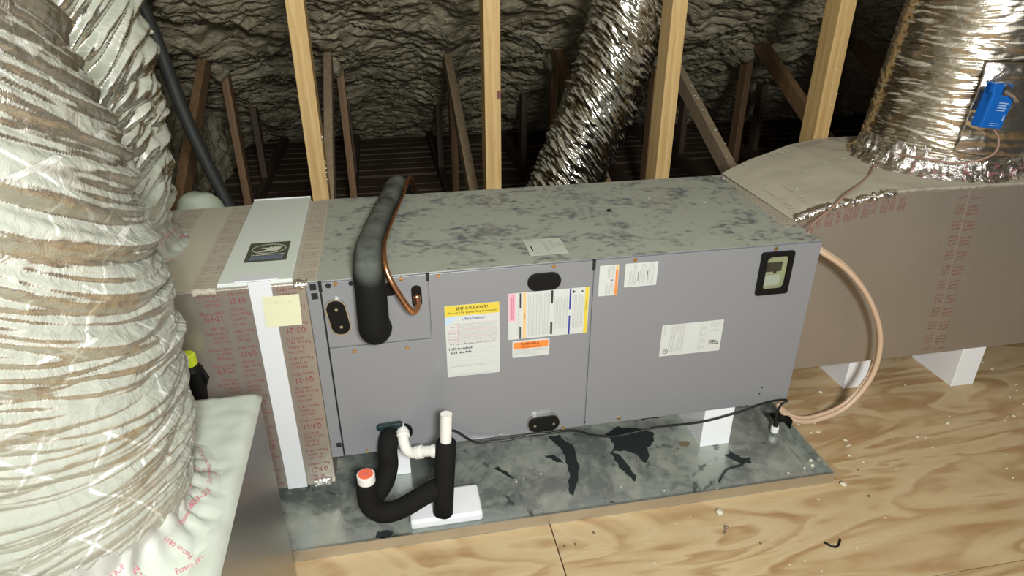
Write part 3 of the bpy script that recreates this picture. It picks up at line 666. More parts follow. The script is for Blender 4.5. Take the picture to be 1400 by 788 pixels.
for (x0, x1, flip, st) in ((-.262, -.193, False, 0), (-.193, -.133, True, 3), (-.078, -.002, True, 6)):
    tp = build(MB().box((x0+.001, .0014, .059), (x1-.001, .0029, ZT-.006)), 'foil_tape', 'tape', rp)
    mb = MB(); tape_print(mb, x0+.003, x1-.003, .062, ZT-.008, flip, 'F', .0008, st); build(mb, 'tape_lettering', 'redink', tp)
# top tapes with faded text
for (x0, x1, y0, y1) in ((-.42, -.35, .02, .59), (-.268, -.205, .01, .59)):
    tp = build(MB().box((x0, y0, ZT+.0005), (x1, y1, ZT+.0012)), 'dusty_tape', 'tape_dusty', rp)
    mb = MB(); yy = y1-.02; k = 0
    while yy > y0+.01:
        mb.text(TL[k % 4] if k % 5 else 'Q3-21', .0085, TP(x0+.006, yy, ZT+.0016), (x1-x0)*.8); yy -= .017 if k % 3 else .034; k += 1
    build(mb, 'faded_lettering', 'paleink', tp, kind='stuff')
mb = MB(); yy = .57; k = 0
while yy > .02: mb.text(TL[k % 4], .0085, TP(-.024, yy, ZT+.0026), .045); yy -= .0155 if k % 3 else .03; k += 1
build(mb, 'faded_lettering', 'paleink', rp, kind='stuff')
# crinkled tape bits along the front top edge
def crinkle(x0, x1, y, z, name, par, mat='tape_bright', hgt=.018, dep=.02, n=90, amp=.004):
    us = np.linspace(x0, x1, n); prof = [(dep, .002), (dep*.4, .004), (0, .003), (-.003, -.004), (-.003, -hgt*.5), (-.002, -hgt)]
    nv = len(prof); V = np.array([[u, y+a, z(u)+b if callable(z) else z+b] for (a, b) in prof for u in us])
    V[:, 1] -= np.abs(noise3(V*np.array([60, 40, 60])))*amp; V[:, 2] += noise3(V*np.array([70, 50, 30])+5)*amp*.7
    grid_object(V, n, nv, name, mat, par, ledge=np.zeros(len(V))+.3)
crinkle(-.262, -.208, 0, ZT, 'edge_tape', rp, mat='tape_dusty', hgt=.010, dep=.012); crinkle(-.028, .004, -.001, ZT, 'edge_tape', rp, hgt=.012)
crinkle(-.06, -.012, -.001, .072, 'corner_tape', rp, hgt=.016)
# thermal wrap lump behind
us = np.linspace(0, 2*np.pi, 40, endpoint=False); vs = np.linspace(0, np.pi/2, 12)
U, Vv = np.meshgrid(us, vs); Vd = np.stack([-.395+.085*np.cos(U)*np.cos(Vv)**.5, .70+.07*np.sin(U)*np.cos(Vv)**.5, .56+.158*np.sin(Vv)], -1).reshape(-1, 3)
Vd += noise3(Vd*25)[:, None]*.004
grid_object(Vd, 40, 12, 'wrapped_elbow', 'dome', closed_u=True, label='low grey-green wrapped dome just behind the return duct', cat='wrapped elbow')

# white filter rack cover
fc = thing('filter_cover', (-0.11, 0.3, ZT), 'white metal filter rack cover with front strip across the return duct', 'metal cover')
build(MB().box((-.205, .004, ZT+.0012), (-.030, .612, ZT+.012)), 'cover_plate', 'white_metal_dusty', fc, bevel=.0025)
build(MB().box((-.205, .612, ZT-.02), (-.030, .616, ZT+.015)), 'back_flange', 'white_metal', fc, bevel=.001)
build(MB().box((-.165, .002, ZT+.012), (-.062, .040, ZT+.016)), 'strip_tab', 'white_metal', fc, bevel=.0015)
build(MB().box((-.133, -.004, .057), (-.080, .0012, ZT+.014)), 'front_strip', 'white_metal', fc, bevel=.0012)
z_ = ZT+.012
lg_ = build(MB().prism([(-.161, .121), (-.056, .121), (-.056, .247), (-.161, .247)], .0006, TP(0, 0, z_)), 'maker_label', 'logo', fc, label='dark label with an oval emblem')
el = [(-.108+.044*math.cos(a), .203+.031*math.sin(a)) for a in np.linspace(0, 2*math.pi, 33)[:-1]]; ei = [(-.108+.042*math.cos(a), .203+.0285*math.sin(a)) for a in np.linspace(0, 2*math.pi, 33)[:-1]]
mb = MB().ring(el, ei, .0002, TP(0, 0, z_+.0007))
mb.prism([(-.138, .183), (-.118, .184), (-.100, .187), (-.085, .187), (-.079, .196), (-.077, .207), (-.079, .219), (-.083, .211), (-.086, .221), (-.090, .210), (-.094, .221), (-.098, .209), (-.103, .217), (-.110, .209), (-.130, .211), (-.114, .203), (-.116, .195), (-.126, .188)], .0002, TP(0, 0, z_+.0007))
build(mb, 'emblem', 'logoink', lg_)
mb = MB(); x = -.148
for k in range(22): mb.box((x, .161, 0), (x+.0026, .1655, .0002), TP(0, 0, z_+.0007)); x += .0038
build(mb, 'small_lettering', 'logoink', lg_)
mb = MB(); x = -.150
for k in range(10):
    sh = .004
    mb.prism([(x, .133), (x+.0058, .133), (x+.0058+sh, .156), (x+sh, .156)], .0002, TP(0, 0, z_+.0007)); x += .0083
build(mb, 'block_lettering', 'logoblue', lg_)
# sticky note
sn = thing('sticky_note', (-.063, -.005, .59), 'pale yellow sticky note on the white strip of the return duct', 'sticky note')
us = np.linspace(0, 1, 10); vs = np.linspace(0, 1, 10); U, W = np.meshgrid(us, vs)
Vn = np.stack([-.107+.087*U+.003*(W-.5), -.0055-.004*(1-W)**2-.0015*U*(1-W), .5895+.083*W], -1).reshape(-1, 3)
pg = grid_object(Vn, 10, 10, 'paper_sheet', 'sticky', sn); pg.data.polygons.foreach_set('use_smooth', [False]*len(pg.data.polygons)); so = pg.modifiers.new('s', 'SOLIDIFY'); so.thickness = .0004
build(MB().text('11/8/22 at', .0085, FR(-.094, .652, -.0078), .058), 'pencil_writing', 'pencil', sn)

# ================================================================== BRANCH BOX, front left
bb = thing('branch_duct', (-.5, -.9, 0), 'dusty white-topped metal branch duct box in the lower left foreground', 'duct')
build(MB().box((-.95, -1.45, 0.0), (-.085, -.30, .592)), 'box_body', 'brushed', bb, bevel=.006)
us = np.linspace(-.955, -.080, 90); vs = np.linspace(-1.455, -.295, 110); U, W = np.meshgrid(us, vs)
P_ = np.stack([U.ravel(), W.ravel(), np.zeros(U.size)], -1)
edge = np.clip(np.minimum(np.minimum(U+.955, -.080-U), np.minimum(W+1.455, -.295-W))/.012, 0, 1).ravel()
Zt = .5925 + .006*edge**.5 + np.abs(fbm(P_*14, 3))*.005*edge - .010*(1-edge)
Vb = np.stack([U.ravel(), W.ravel(), Zt], -1)
grid_object(Vb, 90, 110, 'top_wrap', 'branch_top', bb, ledge=np.ones(len(Vb)))
mb = MB()
for (x, y, r_, s, wd) in ((-.205, -.345, .05, 'Fasson 0810', .075), (-.17, -.375, .03, 'Q3-21', .05), (-.21, -.40, 0, 'UL 181A-P', .06), (-.19, -.425, .05, 'Fasson 0810', .07), (-.20, -.455, .25, 'UL 181B-FX', .07), (-.16, -.48, -.2, 'Fasson 0810', .07), (-.16, -.52, .35, 'UL 181A-P', .06),
                        (-.14, -.56, -.35, 'Fasson 0810', .08), (-.17, -.62, .3, 'UL 181A-P', .06), (-.12, -.63, -.5, 'Fasson 0810', .07), (-.15, -.70, 1.0, 'Q3-21', .05), (-.12, -.74, 1.1, 'Fasson 0810', .08), (-.17, -.77, 1.2, 'Q3-21', .06), (-.135, -.82, 1.1, 'UL 181B-FX', .07)):
    sc = .008 if s != 'Q3-21' else .014
    mb.text(s, sc, TP(x-.02, y, .6068, math.pi+r_), wd)
build(mb, 'tape_lettering', 'pinkink', bb, kind='stuff')
# flattened collar tape between the flex and the box
# yellow-black hand lamp on the plenum face
hl = thing('hand_lamp', (-.285, -.03, .46), 'yellow and black tool peeking out beside the big dusty duct', 'tool')
build(MB().tube([(-.296, -.035, .553), (-.296, -.035, .548), (-.296, -.035, .520)], [.014, .019, .020], 14), 'yellow_cap', 'hivis', hl, smooth=False, bevel=.002)
build(MB().tube([(-.296, -.035, .519), (-.292, -.035, .505), (-.290, -.035, .46), (-.292, -.035, .40)], [.019, .024, .021, .018], 14), 'black_body', 'rubber', hl)
build(MB().tube([(-.272, -.035, .505), (-.262, -.037, .48), (-.275, -.035, .45)], .005, 8), 'clip', 'rubber', hl)

# ================================================================== FLEXIBLE DUCTS
f1 = thing('flexible_duct', (-.36, -.62, .58), 'huge dust-caked wrinkled foil flexible duct filling the left foreground', 'flexible duct')
flex([(-.375, -.64, .595), (-.365, -.63, .67), (-.358, -.62, .77), (-.357, -.62, .95), (-.368, -.62, 1.17), (-.42, -.62, 1.36), (-.52, -.60, 1.60), (-.64, -.55, 1.90)], [.205, .228, .242, .248, .25, .25, .25, .25], 'foil_jacket', 'flex_dusty', f1,
     seed=3, amp=.015, folds=19, tilt=lambda v: 0.25 - 3.2*max(0, v-.20), nth=440, ns=900, around=0.75, theta0=0.56)
def ring_wrap(cx, cy, z0, r0, r1, h, name, mat, par, amp=.006, n=160, m=14, seed=0):
    th = np.linspace(0, 2*np.pi, n, endpoint=False); s = np.linspace(0, 1, m); T_, S_ = np.meshgrid(th, s)
    R_ = r0*(1-S_)**1.7 + r1*(1-(1-S_)**1.7); V = np.stack([cx+R_*np.cos(T_), cy+R_*np.sin(T_), z0+h*S_**1.5], -1).reshape(-1, 3)
    nn = noise3(np.stack([np.cos(T_)*9+seed, np.sin(T_)*9, S_*2.2], -1).reshape(-1, 3)); n2 = noise3(V*70+seed)
    d = ((1-2*np.abs(nn))*amp + n2*amp*.5); V[:, 0] += np.cos(T_.ravel())*d; V[:, 1] += np.sin(T_.ravel())*d
    V[:, 2] = np.maximum(V[:, 2] + d*.6*np.clip(S_.ravel()*3, 0, 1), z0)
    grid_object(V, n, m, name, mat, par, True, ledge=np.clip(.35+nn*.5, 0, 1))
def ring_text(cx, cy, z0, r0, r1, h, name, mat, par, n=30, seed=1, a0=-2.6, a1=.8):
    r2 = random.Random(seed); mb = MB()
    for k in range(n):
        a = a0+(a1-a0)*(k+.5*r2.random())/n; s = r2.uniform(.08, .6); R_ = r0*(1-s)**1.7 + r1*(1-(1-s)**1.7); z = z0+h*s**1.5
        slope = math.atan2(h, max(abs(r0-r1), .01))*.8
        m = Matrix.Translation((cx+(R_+.008)*math.cos(a), cy+(R_+.008)*math.sin(a), z+.004)) @ Matrix.Rotation(a+math.pi/2, 4, 'Z') @ Matrix.Rotation(slope, 4, 'X') @ Matrix.Rotation(r2.choice([0, math.pi/2, .3, -.4, math.pi/2]), 4, 'Z')
        mb.text(r2.choice(['Fasson 0810', 'UL 181A-P', 'Q3-21', 'UL 181B-FX']), .009, m, .05)
    build(mb, name, mat, par, kind='stuff')
ring_wrap(-.375, -.64, .600, .275, .215, .085, 'collar_tape', 'branch_top', f1, amp=.007); ring_text(-.375, -.64, .600, .275, .215, .085, 'tape_lettering', 'pinkink', f1, 26, 3)
f2 = thing('flexible_duct', (-.57, .3, ZT), 'silvery wrinkled flexible duct on the return box behind the big dusty one', 'flexible duct')
flex([(-.60, .30, ZT+.005), (-.575, .30, .80), (-.552, .30, .92), (-.545, .30, 1.08), (-.535, .30, 1.22), (-.535, .30, 1.45), (-.55, .28, 1.60)], [.20, .205, .22, .22, .22, .22, .22], 'foil_jacket', 'flex_mid', f2,
     seed=11, amp=.020, folds=20, tilt=lambda v: 0.35+0.9*v, theta0=0.4, nth=240, ns=480, around=1.0)
ring_wrap(-.60, .30, ZT, .262, .205, .115, 'collar_tape', 'branch_top', f2, amp=.006, seed=4); ring_text(-.60, .30, ZT, .262, .205, .115, 'tape_lettering', 'pinkink', f2, 34, 5)
bl = bpy.data.meshes.new('lump')
f3 = thing('flexible_duct', (.86, 1.05, .0), 'shiny dark foil flexible duct slanting behind the middle of the unit', 'flexible duct')
flex([(.70, 1.05, .0), (.82, 1.05, .25), (.938, 1.05, .552), (1.03, 1.05, .78), (1.108, 1.05, .992), (1.172, 1.05, 1.253), (1.205, 1.05, 1.52)], [.135, .14, .142, .145, .148, .150, .15], 'foil_jacket', 'flex_shiny', f3,
     seed=23, amp=.012, folds=34, tilt=lambda v: -0.6, nth=220, ns=520, around=1.3, crump=.05)
f4 = thing('flexible_duct', (2.13, .45, .77), 'bright crumpled foil flexible duct standing on the supply duct at right', 'flexible duct')
flex([(2.10, .45, .77), (2.11, .45, .85), (2.125, .45, .98), (2.14, .45, 1.12), (2.16, .45, 1.27), (2.20, .45, 1.5)], [.235, .245, .245, .245, .245, .245], 'foil_jacket', 'flex_right', f4,
     seed=37, amp=.0042, folds=30, tilt=lambda v: 0.05+.2*v, nth=260, ns=420, around=1.6, crump=.10)
ring_wrap(2.10, .45, .768, .285, .225, .09, 'collar_tape', 'tape_bright', f4, amp=.012, seed=9); ring_text(2.10, .45, .768, .285, .225, .09, 'tape_lettering', 'pinkink', f4, 36, 8)
f5 = thing('flexible_duct', (2.62, .62, .77), 'second foil flexible duct cut off by the right edge of the photo', 'flexible duct')
flex([(2.66, .55, .77), (2.67, .55, .95), (2.68, .55, 1.2), (2.70, .55, 1.5)], [.20, .21, .21, .21], 'foil_jacket', 'flex_right', f5, seed=51, amp=.018, folds=15, tilt=lambda v: .3, nth=160, ns=200)
ring_wrap(2.66, .55, .768, .265, .20, .12, 'collar_tape', 'tape_bright', f5, amp=.014, seed=19); ring_text(2.66, .55, .768, .265, .20, .12, 'tape_lettering', 'pinkink', f5, 40, 12, -3.3, 0)
# loose foil flap with the damper actuator
us = np.linspace(0, 1, 60); vs = np.linspace(0, 1, 60); U, W = np.meshgrid(us, vs)
ang = -2.20 + 1.35*U; R_ = .262 + .012*np.sin(W*3.1) + .03*np.clip(U-.8, 0, 1)*5*.35
Vf = np.stack([2.125 + R_*np.cos(ang)+.02*W, .45 + R_*np.sin(ang), .86 + .27*W - .03*U*(1-W)], -1).reshape(-1, 3)
nn = noise3(np.stack([U*3, W*5, U*0], -1).reshape(-1, 3)); n2 = noise3(np.stack([U*14+W*4, W*11, U*0+3], -1).reshape(-1, 3))
Vf[:, 1] -= np.abs(nn)*.012 + np.abs(n2)*.004; Vf[:, 0] += n2*.004
fl = grid_object(Vf, 60, 60, 'foil_flap', 'clearfoil', f4, ledge=np.zeros(len(Vf))+.25); sm = fl.modifiers.new('s', 'SOLIDIFY'); sm.thickness = .002
ac = thing('damper_actuator', (2.02, .19, .95), 'blue damper actuator with steel shaft clamp on the right flexible duct', 'actuator')
A = Matrix.Translation((1.972, .160, 1.018)) @ Matrix.Rotation(math.radians(6), 4, 'Z') @ Matrix.Rotation(math.radians(90), 4, 'X') @ Matrix.Rotation(math.radians(-8), 4, 'Z')
build(MB().prism([(-.046, -.062), (.046, -.062), (.046, .038), (.020, .038), (.013, .030), (-.002, .030), (-.008, .062), (-.046, .062)], .030, A), 'housing', 'blue', ac, bevel=.003)
build(MB().prism([(-.046, .030), (.036, .030), (.036, .064), (-.046, .064)], .018, A), 'mounting_base', 'blue', ac, bevel=.002)
build(MB().prism([(-.046, -.062), (-.018, -.062), (-.014, .028), (-.046, .040)], .036, A), 'raised_cover', 'blue', ac, bevel=.003)
build(MB().ring([(.002+.017*math.cos(a), .046+.017*math.sin(a)) for a in np.linspace(0, 6.283, 17)[:-1]], [(.002+.009*math.cos(a), .046+.009*math.sin(a)) for a in np.linspace(0, 6.283, 17)[:-1]], .030, A), 'shaft_clamp', 'steel', ac, bevel=.001)
build(MB().tube([A @ Vector(p) for p in ((.002, .046, .0), (.002, .046, .028), (.028, .034, .040), (.044, .024, .042))], .0075, 10), 'shaft', 'steel', ac)
mb = MB()
for k in range(4): mb.box((-.006, .010-k*.007, .0302), (.032-.004*(k % 2), .013-k*.007, .0305), A)
for k in range(2): mb.box((-.010, -.048-k*.006, .0302), (.030, -.0465-k*.006, .0305), A)
mb.box((.032, -.038, .0302), (.037, -.020, .0305), A)
build(mb, 'print', 'blue_ink', ac)

# ================================================================== SUPPLY DUCT (right)
sd = thing('supply_duct', (2.4, .45, .157), 'long brown foil-faced supply duct with dusty top right of the unit', 'duct')
topz = lambda x: float(np.interp(x, [1.40, 1.43, 1.49, 1.62, 1.70, 1.80, 1.92, 2.3, 4.0], [.700, .712, .733, .753, .767, .770, .768, .767, .767]))
xs_ = np.concatenate([np.linspace(1.398, 2.2, 60), np.linspace(2.25, 4.0, 30)])
mb = MB()
yb = lambda x: float(np.interp(x, [1.4, 1.5, 1.9, 4], [.612, .63, .76, .76]))
n = len(xs_); V = [(x, .147, .157) for x in xs_]+[(x, .147, topz(x)) for x in xs_]+[(x, yb(x), topz(x)+.004) for x in xs_]+[(x, yb(x), .157) for x in xs_]
F = []
for i in range(n-1):
    for a, b in ((0, 1), (2, 3), (3, 0)): F.append((a*n+i, a*n+i+1, b*n+i+1, b*n+i))
F += [(0, n, 2*n, 3*n), (n-1, 4*n-1, 3*n-1, 2*n-1)]
build(MB().add(V, F), 'duct_body', 'duct_side', sd)
vs = np.linspace(0, 1, 40); U, W = np.meshgrid(xs_, vs)
tz = np.array([topz(x) for x in xs_]); ybk = np.array([yb(x) for x in xs_])
Vt = np.stack([U, .147+(ybk[None, :]-.147)*W, tz[None, :]+.001+.004*W + 0*U], -1).reshape(-1, 3)
Vt[:, 2] += fbm(Vt*8, 3)*.004*np.clip((Vt[:, 0]-1.4)*10, 0, 1) + .002
grid_object(Vt, n, 40, 'dusty_top', 'duct_top', sd, ledge=np.ones(len(Vt)))
crinkle(1.402, 1.73, .147, lambda u: topz(u)+.002, 'edge_tape', sd, hgt=.014, dep=.028, n=160, amp=.006)
crinkle(1.73, 3.9, .147, lambda u: topz(u)+.002, 'edge_tape', sd, mat='tape_dusty', hgt=.006, dep=.02, n=300, amp=.004)
build(MB().prism([(1.345, .10), (1.40, .13), (1.43, .60), (1.392, .612)], .0015, TP(0, 0, ZT+.001)), 'joint_tape', 'tape_dusty', sd)
mb = MB(); r3 = random.Random(4)
for k in range(24):
    for c in range(3): mb.text(TL[(k+c) % 4], .0075, TP(1.352+.002*k+c*.052+r3.uniform(-.003, .003), .118+k*.0205, ZT+.0032+c*.0165, r3.uniform(-.1, .1)), .042)
build(mb, 'faded_lettering', 'paleink', sd, kind='stuff')
mb = MB()
for k in range(16):
    x = 1.47+k*.029
    for c in range(3): mb.text(TL[(k+c) % 4], .0065, TP(x+c*.008, yb(x)-.016, topz(x)+.008, -math.pi/2+.1), .035)
build(mb, 'faded_lettering', 'paleink', sd, kind='stuff')
# text under the front edge, turned upright
mb = MB()
for k in range(12):
    x = 1.415+k*.030
    if k in (4,):
        mb.text('Q3-21', .012, FR(x+.004, topz(x)-.018, .1462, -math.pi/2), .042); continue
    for c in range(2+(k % 2)): mb.text(TL[(k+c) % 4], .0068, FR(x+c*.0088, topz(x)-.016, .1462, -math.pi/2), .038+.006*(k % 2))
build(mb, 'tape_lettering', 'redink', sd, kind='stuff')
# upright tape seam
sl = lambda z: np.interp(z, [.16, .764], [2.038, 1.985])
tp = build(MB().prism([(sl(.16)-.040, .159), (sl(.16)+.040, .159), (sl(.764)+.052, .762), (sl(.764)-.052, .762)], .0012, FR(0, 0, .1468)), 'seam_tape', 'tape', sd)
mb = MB()
z = .735; k = 0
while z > .17:
    for c in (-.040, .004):
        mb.text(TL[(k+(c > 0)) % 4], .0075, FR(sl(z)+c+.005, z-(.006 if c > 0 else 0), .1452, .06), .038)
    z -= .0125 if k % 3 else .028; k += 1
build(mb, 'tape_lettering', 'redink', tp)
build(MB().prism([(sl(.16)-.004, .160), (sl(.16)+.003, .160), (sl(.764)+.006, .762), (sl(.764)-.001, .762)], .003, FR(0, 0, .1465)), 'seam_ridge', 'tape', tp, bevel=.001)

# ================================================================== PIPES AND CABLES
def tubeobj(path, r, name, mat, label, cat, n=12, samples=60, parent=None, bevel=0):
    return build(MB().tube(resample(path, samples), r, n), name, mat, parent, label, cat, smooth=True)
hp = resample([(.30, .78, .45), (.285, .72, .60), (.262, .655, .70), (.245, .58, .740), (.215, .42, .740), (.19, .30, .738), (.165, .13, .745), (.157, .03, .752), (.154, -.035, .725), (.156, -.052, .68), (.155, -.056, .62), (.155, -.054, .588), (.157, -.046, .576), (.159, -.030, .572)], 90)
sh_ = thing('suction_line', (.16, -.05, .56), 'thick black foam-wrapped refrigerant hose bent over the unit top front edge', 'insulated pipe')
build(MB().tube(hp, np.interp(np.linspace(0, 1, 90), [0, .45, .6, 1], [.033, .034, .037, .040]), 24), 'foam_sleeve', 'foamtube', sh_, smooth=True)
tubeobj([(.325, .78, .45), (.320, .72, .60), (.305, .67, .715), (.290, .62, .752), (.262, .50, .742), (.238, .38, .738), (.215, .25, .738), (.199, .12, .748), (.194, .03, .757), (.195, -.03, .745), (.204, -.05, .715), (.225, -.057, .670), (.243, -.058, .635), (.256, -.052, .618), (.266, -.034, .622), (.2665, -.015, .634), (.2665, .0, .640)], .0075, 'copper_line', 'copper', 'thin bare copper pipe curving down beside the black hose', 'copper pipe', 12, 110)
build(MB().tube([(.2665, -.016, .634), (.2665, -.006, .638)], .010, 12), 'pipe_stub', 'copper', bpy.data.objects['copper_line'], smooth=True)
# condensate trap
tr = thing('condensate_trap', (.2, -.12, .006), 'black foam-wrapped drain trap with white pipes in front of the unit', 'drain trap')
build(MB().tube(resample([(.168, .0, .215), (.160, -.035, .216), (.155, -.056, .190), (.154, -.066, .150), (.138, -.090, .112), (.108, -.125, .098), (.096, -.142, .100)], 40), .0265, 20), 'inlet_sleeve', 'foamtube2', tr, smooth=True)
build(MB().tube(resample([(.097, -.150, .180), (.095, -.150, .135), (.100, -.151, .095), (.128, -.152, .066), (.165, -.151, .066), (.205, -.150, .083), (.245, -.145, .102), (.290, -.138, .118)], 50), .028, 22), 'trap_sleeve', 'foamtube2', tr, smooth=True)
rs = build(MB().tube([(.290, -.156, .0345), (.291, -.156, .038), (.296, -.149, .10), (.312, -.124, .255), (.3125, -.1235, .260)], [.022, .0272, .028, .0275, .024], 24), 'riser_sleeve', 'foamtube2', tr, smooth=True)
pv = build(MB().tube([(.309, -.127, .23), (.317, -.120, .345), (.317, -.120, .345), (.317, -.120, .325)], [.0155, .0155, .0125, .0125], 20), 'vent_pipe', 'pvc', tr, smooth=False)
build(MB().tube([(.097, -.150, .180), (.097, -.150, .205)], .0235, 24), 'cleanout_collar', 'pvc', tr, label='white collar', bevel=.0015)
cp = build(MB().tube([(.097, -.150, .203), (.097, -.150, .2075)], .0195, 24), 'cleanout_cap', 'capred', tr, label='orange red cap', bevel=.001)
build(MB().box((-.014, -.0008, 0), (.014, .0008, .0003), TP(.097, -.150, .2076, .5)).box((-.012, -.0008, 0), (.012, .0008, .0003), TP(.097, -.150, .2076, 2.2)), 'scratch', 'pinkink', cp)
build(MB().tube(resample([(.200, .0, .226), (.200, -.032, .224), (.201, -.050, .212), (.208, -.068, .198), (.224, -.080, .196), (.25, -.092, .207), (.305, -.122, .228)], 40), .0150, 18), 'overflow_pipe', 'pvc', tr, smooth=True)
build(MB().tube([(.200, -.022, .2255), (.2003, -.038, .2215)], .0185, 18), 'pipe_socket', 'pvc', tr, bevel=.001)
build(MB().tube([(.232, -.083, .1985), (.248, -.091, .206)], .0185, 18), 'pipe_socket', 'pvc', tr, bevel=.001)
build(MB().tube([(.276, -.106, .216), (.288, -.113, .221)], .0185, 18), 'pipe_socket', 'pvc', tr, bevel=.001)
build(MB().prism(rrect(.072, .020, .009, 5), .014, FR(.166, .243, -.004, .05)), 'black_tape', plain('black tape with painted teal glints', (.012, .03, .03), .4, 0, .8, 60, .9, 90), tr, bevel=.004)  # black tape lump, its teal glints mixed into the colour
# beige tube loop
mb = MB(); lp = resample([(1.39, .10, .655), (1.43, .075, .645), (1.456, .06, .63), (1.557, .06, .561), (1.66, .06, .45), (1.735, .06, .309), (1.742, .055, .168), (1.668, .045, .055), (1.56, .04, .018), (1.482, .035, .030), (1.435, .05, .060), (1.41, .06, .10)], 90)
lp2 = [np.array(p)+np.array([.004, .014, .004]) for p in lp]
tt_ = thing('drain_tube', (1.55, .06, .01), 'beige flexible twin tube looping down to the floor at the right end of the unit', 'tubing')
build(MB().tube(lp, .0085, 12), 'tube_strand', 'tube', tt_, smooth=True); build(MB().tube(lp2, .0075, 12), 'tube_strand', 'tube', tt_, smooth=True)
# thermostat wire over the duct
tw = [(1.385, .05, .700), (1.42, .085, .716), (1.50, .125, .742), (1.56, .155, .770), (1.66, .23, .773), (1.735, .29, .778), (1.80, .36, .779), (1.86, .42, .782), (1.87, .40, .815), (1.90, .27, .83), (1.97, .19, .835), (2.03, .15, .87), (2.03, .15, .92), (1.99, .155, .96)]
tubeobj(tw, .0032, 'thermostat_wire', 'wire', 'thin brown wire running over the dusty duct top to the actuator', 'wire', 8, 120)
# black float switch cable
ck = [(.30, .02, .17), (.335, -.016, .205), (.355, -.02, .198), (.402, -.02, .156), (.45, -.018, .150), (.509, -.02, .150), (.56, -.02, .158), (.614, -.026, .160), (.66, -.024, .160), (.708, -.02, .150), (.76, -.018, .124), (.825, -.02, .112), (.88, -.02, .116), (.963, -.02, .126), (1.107, -.02, .124), (1.226, -.02, .144), (1.29, -.016, .158), (1.34, -.012, .164), (1.385, -.008, .160), (1.398, -.004, .150), (1.385, .0, .136), (1.384, .01, .10), (1.390, .018, .070), (1.395, .02, .050)]
tubeobj(ck, .0038, 'float_switch_cable', 'blackcable', 'thin black cable drooping along the bottom front of the unit', 'cable', 8, 200)
fs = thing('float_switch', (1.40, .02, .004), 'small float switch with white cap clipped in the pan corner', 'float switch')
build(MB().tube([(1.396, .02, .060), (1.396, .02, .030)], .008, 12), 'switch_stem', 'rubber', fs)
build(MB().tube([(1.396, .02, .034), (1.396, .02, .030), (1.396, .02, .012), (1.396, .02, .009)], [.011, .013, .013, .010], 14), 'white_float', 'pvc', fs, label='white round float cap')
build(MB().box((1.392, .012, .052), (1.449, .060, .055)).box((1.446, .012, .020), (1.449, .060, .055)), 'bracket', 'rubber', fs, label='black clip bracket')
# diagonal black hose behind
tubeobj([(-.53, .85, 1.45), (-.50, .85, 1.38), (-.475, .85, 1.29), (-.452, .85, 1.164), (-.418, .85, .935), (-.371, .85, .733), (-.335, .85, .600), (-.30, .86, .40), (-.28, .87, .20)], .021, 'insulated_hose', 'blackhose', 'dark hose slanting down behind the return duct at upper left', 'hose', 14, 50)

# ================================================================== CRUMBS AND SMALL LITTER
def crumb_mesh(seed):
    me = bpy.data.meshes.new('crumb'); r4 = np.random.RandomState(seed)
    import bmesh
    bm = bmesh.new(); bmesh.ops.create_icosphere(bm, subdivisions=1, radius=1.0)
    for v in bm.verts: v.co = v.co*(.8+.4*r4.rand()); v.co.z *= .5
    bm.to_mesh(me); bm.free(); me.materials.append(M['crumb']); me.polygons.foreach_set('use_smooth', [True]*len(me.polygons)); return me
CM = [crumb_mesh(i) for i in range(5)]
def crumb(x, y, z, s, label, group):
    o = bpy.data.objects.new('foam_crumb', random.choice(CM)); col.objects.link(o); o.location = (x, y, z+s*.42); o.scale = (s, s*random.uniform(.7, 1.2), s*random.uniform(.6, 1)); o.rotation_euler = (0, 0, random.random()*6)
    props(o, label, 'foam crumb', group)
for (x, y, s) in ((1.47, -.245, .012), (1.062, -.262, .012),):
    pass
crumb(1.475, -.235, 0, .012, 'largest cream foam crumb on the plywood at the pan front corner', None)
crumb(1.062, -.268, 0, .011, 'cream foam crumb alone on the plywood before the pan lip', None)
LF = 'small cream foam crumb scattered on the plywood right of the pan'
for k in range(34):
    x = random.uniform(1.48, 2.5); y = random.uniform(-.45, .35) if k % 2 else random.uniform(-.1, .3)
    if 1.76 < x < 1.87 and y > .18 or 2.15 < x < 2.28 and y > .12: y = -.05
    crumb(x, y, 0, random.choice([.004, .005, .005, .007, .009]), LF, 'foam crumbs on the plywood')
for k in range(12): crumb(random.uniform(.65, 1.4), random.uniform(-.55, -.25), 0, random.uniform(.0025, .004), 'tiny foam crumb on the plywood in front of the pan', 'crumbs in front of the pan')
for (x, y, s) in ((1.43, -.145, .008), (1.437, -.125, .009), (1.40, -.15, .005), (1.095, -.185, .008), (1.082, -.195, .006), (1.11, -.2, .005), (1.20, -.19, .004), (1.30, -.19, .004), (1.34, -.16, .004), (.60, -.02, .004), (.52, -.04, .004), (.545, -.03, .003), (.82, -.12, .003), (.94, -.16, .004), (1.37, -.11, .003)):
    crumb(x, y, .0032, s, 'cream foam crumb lying inside the metal drain pan', 'foam crumbs in the pan')
for k in range(10):
    x = random.uniform(1.5, 2.0); y = random.uniform(.3, .6)
    if (x-2.1)**2+(y-.45)**2 < .1: x -= .2
    crumb(x, y, topz(x)+.003, random.choice([.003, .004, .005]), 'small pale crumb on the dusty supply duct top', 'crumbs on the supply duct')
for (x, y, s) in ((2.29, .19, .011), (2.26, .175, .009), (2.32, .18, .009)): crumb(x, y, .770, s, 'pale round crumb near the right duct front edge', 'three larger crumbs on the supply duct')
for (x, y, s) in ((1.21, .35, .006), (1.385, .57, .005), (1.05, .42, .003), (1.12, .5, .003)): crumb(x, y, ZT+.001, s, 'small pale crumb on the grey cabinet top', 'crumbs on the cabinet top')
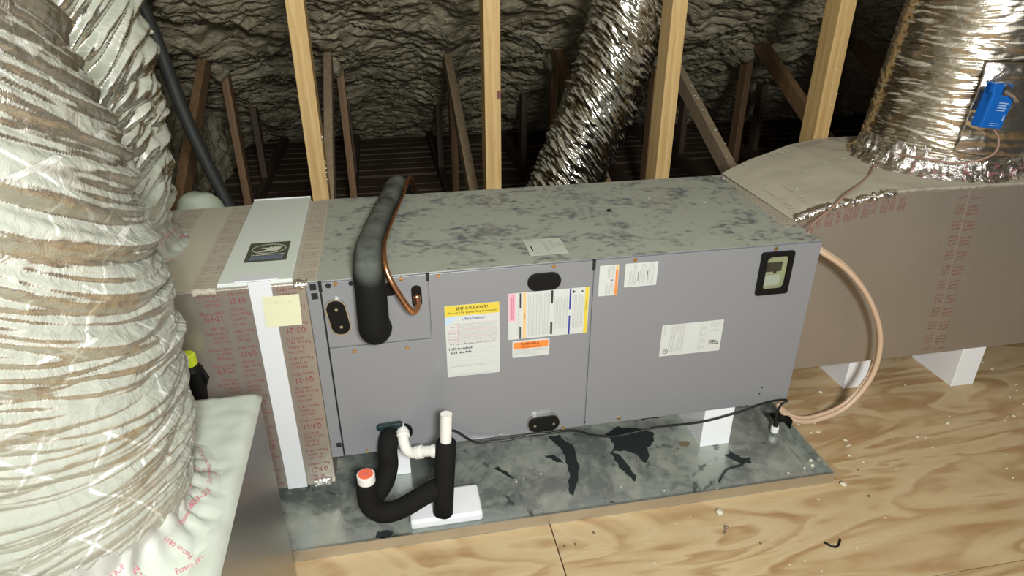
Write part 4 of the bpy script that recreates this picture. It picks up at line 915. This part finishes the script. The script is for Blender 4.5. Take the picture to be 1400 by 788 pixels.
crumb(-.365, .48, 1.225, .018, 'cream foam lump stuck to the silvery duct edge at upper left', None)
for k in range(16):
    v = random.random(); y = 1.0+.9*v; z = .925-.49*(2.3-y)+.02
    n_ = Vector((0, -.44, .9)).normalized()
    crumb(1.838+random.uniform(-.015, .015), y, z+.046, random.uniform(.004, .010), 'pale foam crumb stuck on the diagonal web right of the third stud', 'crumbs on the speckled truss web')
for (X, nn_, lab) in ((.018, 9, 'tiny crumb on the right edge of the leftmost pale stud'), (1.885, 8, 'tiny crumb on the face of the rightmost pale stud')):
    for k in range(nn_):
        z = random.uniform(.69, .95) if X < 1 else random.uniform(.78, 1.25)
        crumb(X + (random.uniform(-.03, .01) if X > 1 else 0), .744, z, random.uniform(.003, .005), lab, 'crumbs on a stud')
# screw, black sliver, scraps on plywood
sc = thing('loose_screw', (1.044, -.335, .003), 'loose steel screw lying on the plywood before the pan', 'screw')
build(MB().tube([(1.038, -.343, .004), (1.052, -.326, .004)], .0022, 8), 'shank', 'steel', sc); build(MB().tube([(1.052, -.326, .005), (1.055, -.3225, .005)], .0058, 8), 'screw_head', 'steel', sc)
build(MB().tube(resample([(1.290, -.420, .002), (1.300, -.436, .003), (1.315, -.440, .002), (1.330, -.428, .004), (1.337, -.420, .003)], 14), .0030, 6), 'sliver', 'rubber', None, 'bent black rubber sliver on the plywood at lower right', 'scrap')
for (x, y, a, ln) in ((1.50, .055, -.6, .022), (1.545, .0, -.1, .014), (1.60, -.08, .3, .02)):
    build(MB().box((-ln/2, -.002, 0), (ln/2, .002, .003), TP(x, y, .0, a)), 'wood_sliver', 'crumb', None, 'pale splinter on the plywood beside the pan end', 'splinter', 'splinters beside the pan')
for (x, y) in ((1.56, -.185), (1.52, -.29), (.60, -.30), (.63, -.30), (1.12, -.39), (.69, -.27)):
    build(MB().prism(rrect(.008, .005, .0022, 3), .003, TP(x, y, 0, random.random()*3)), 'dark_speck', 'rust', None, 'dark brown fleck lying on the plywood', 'debris', 'brown flecks on the plywood')
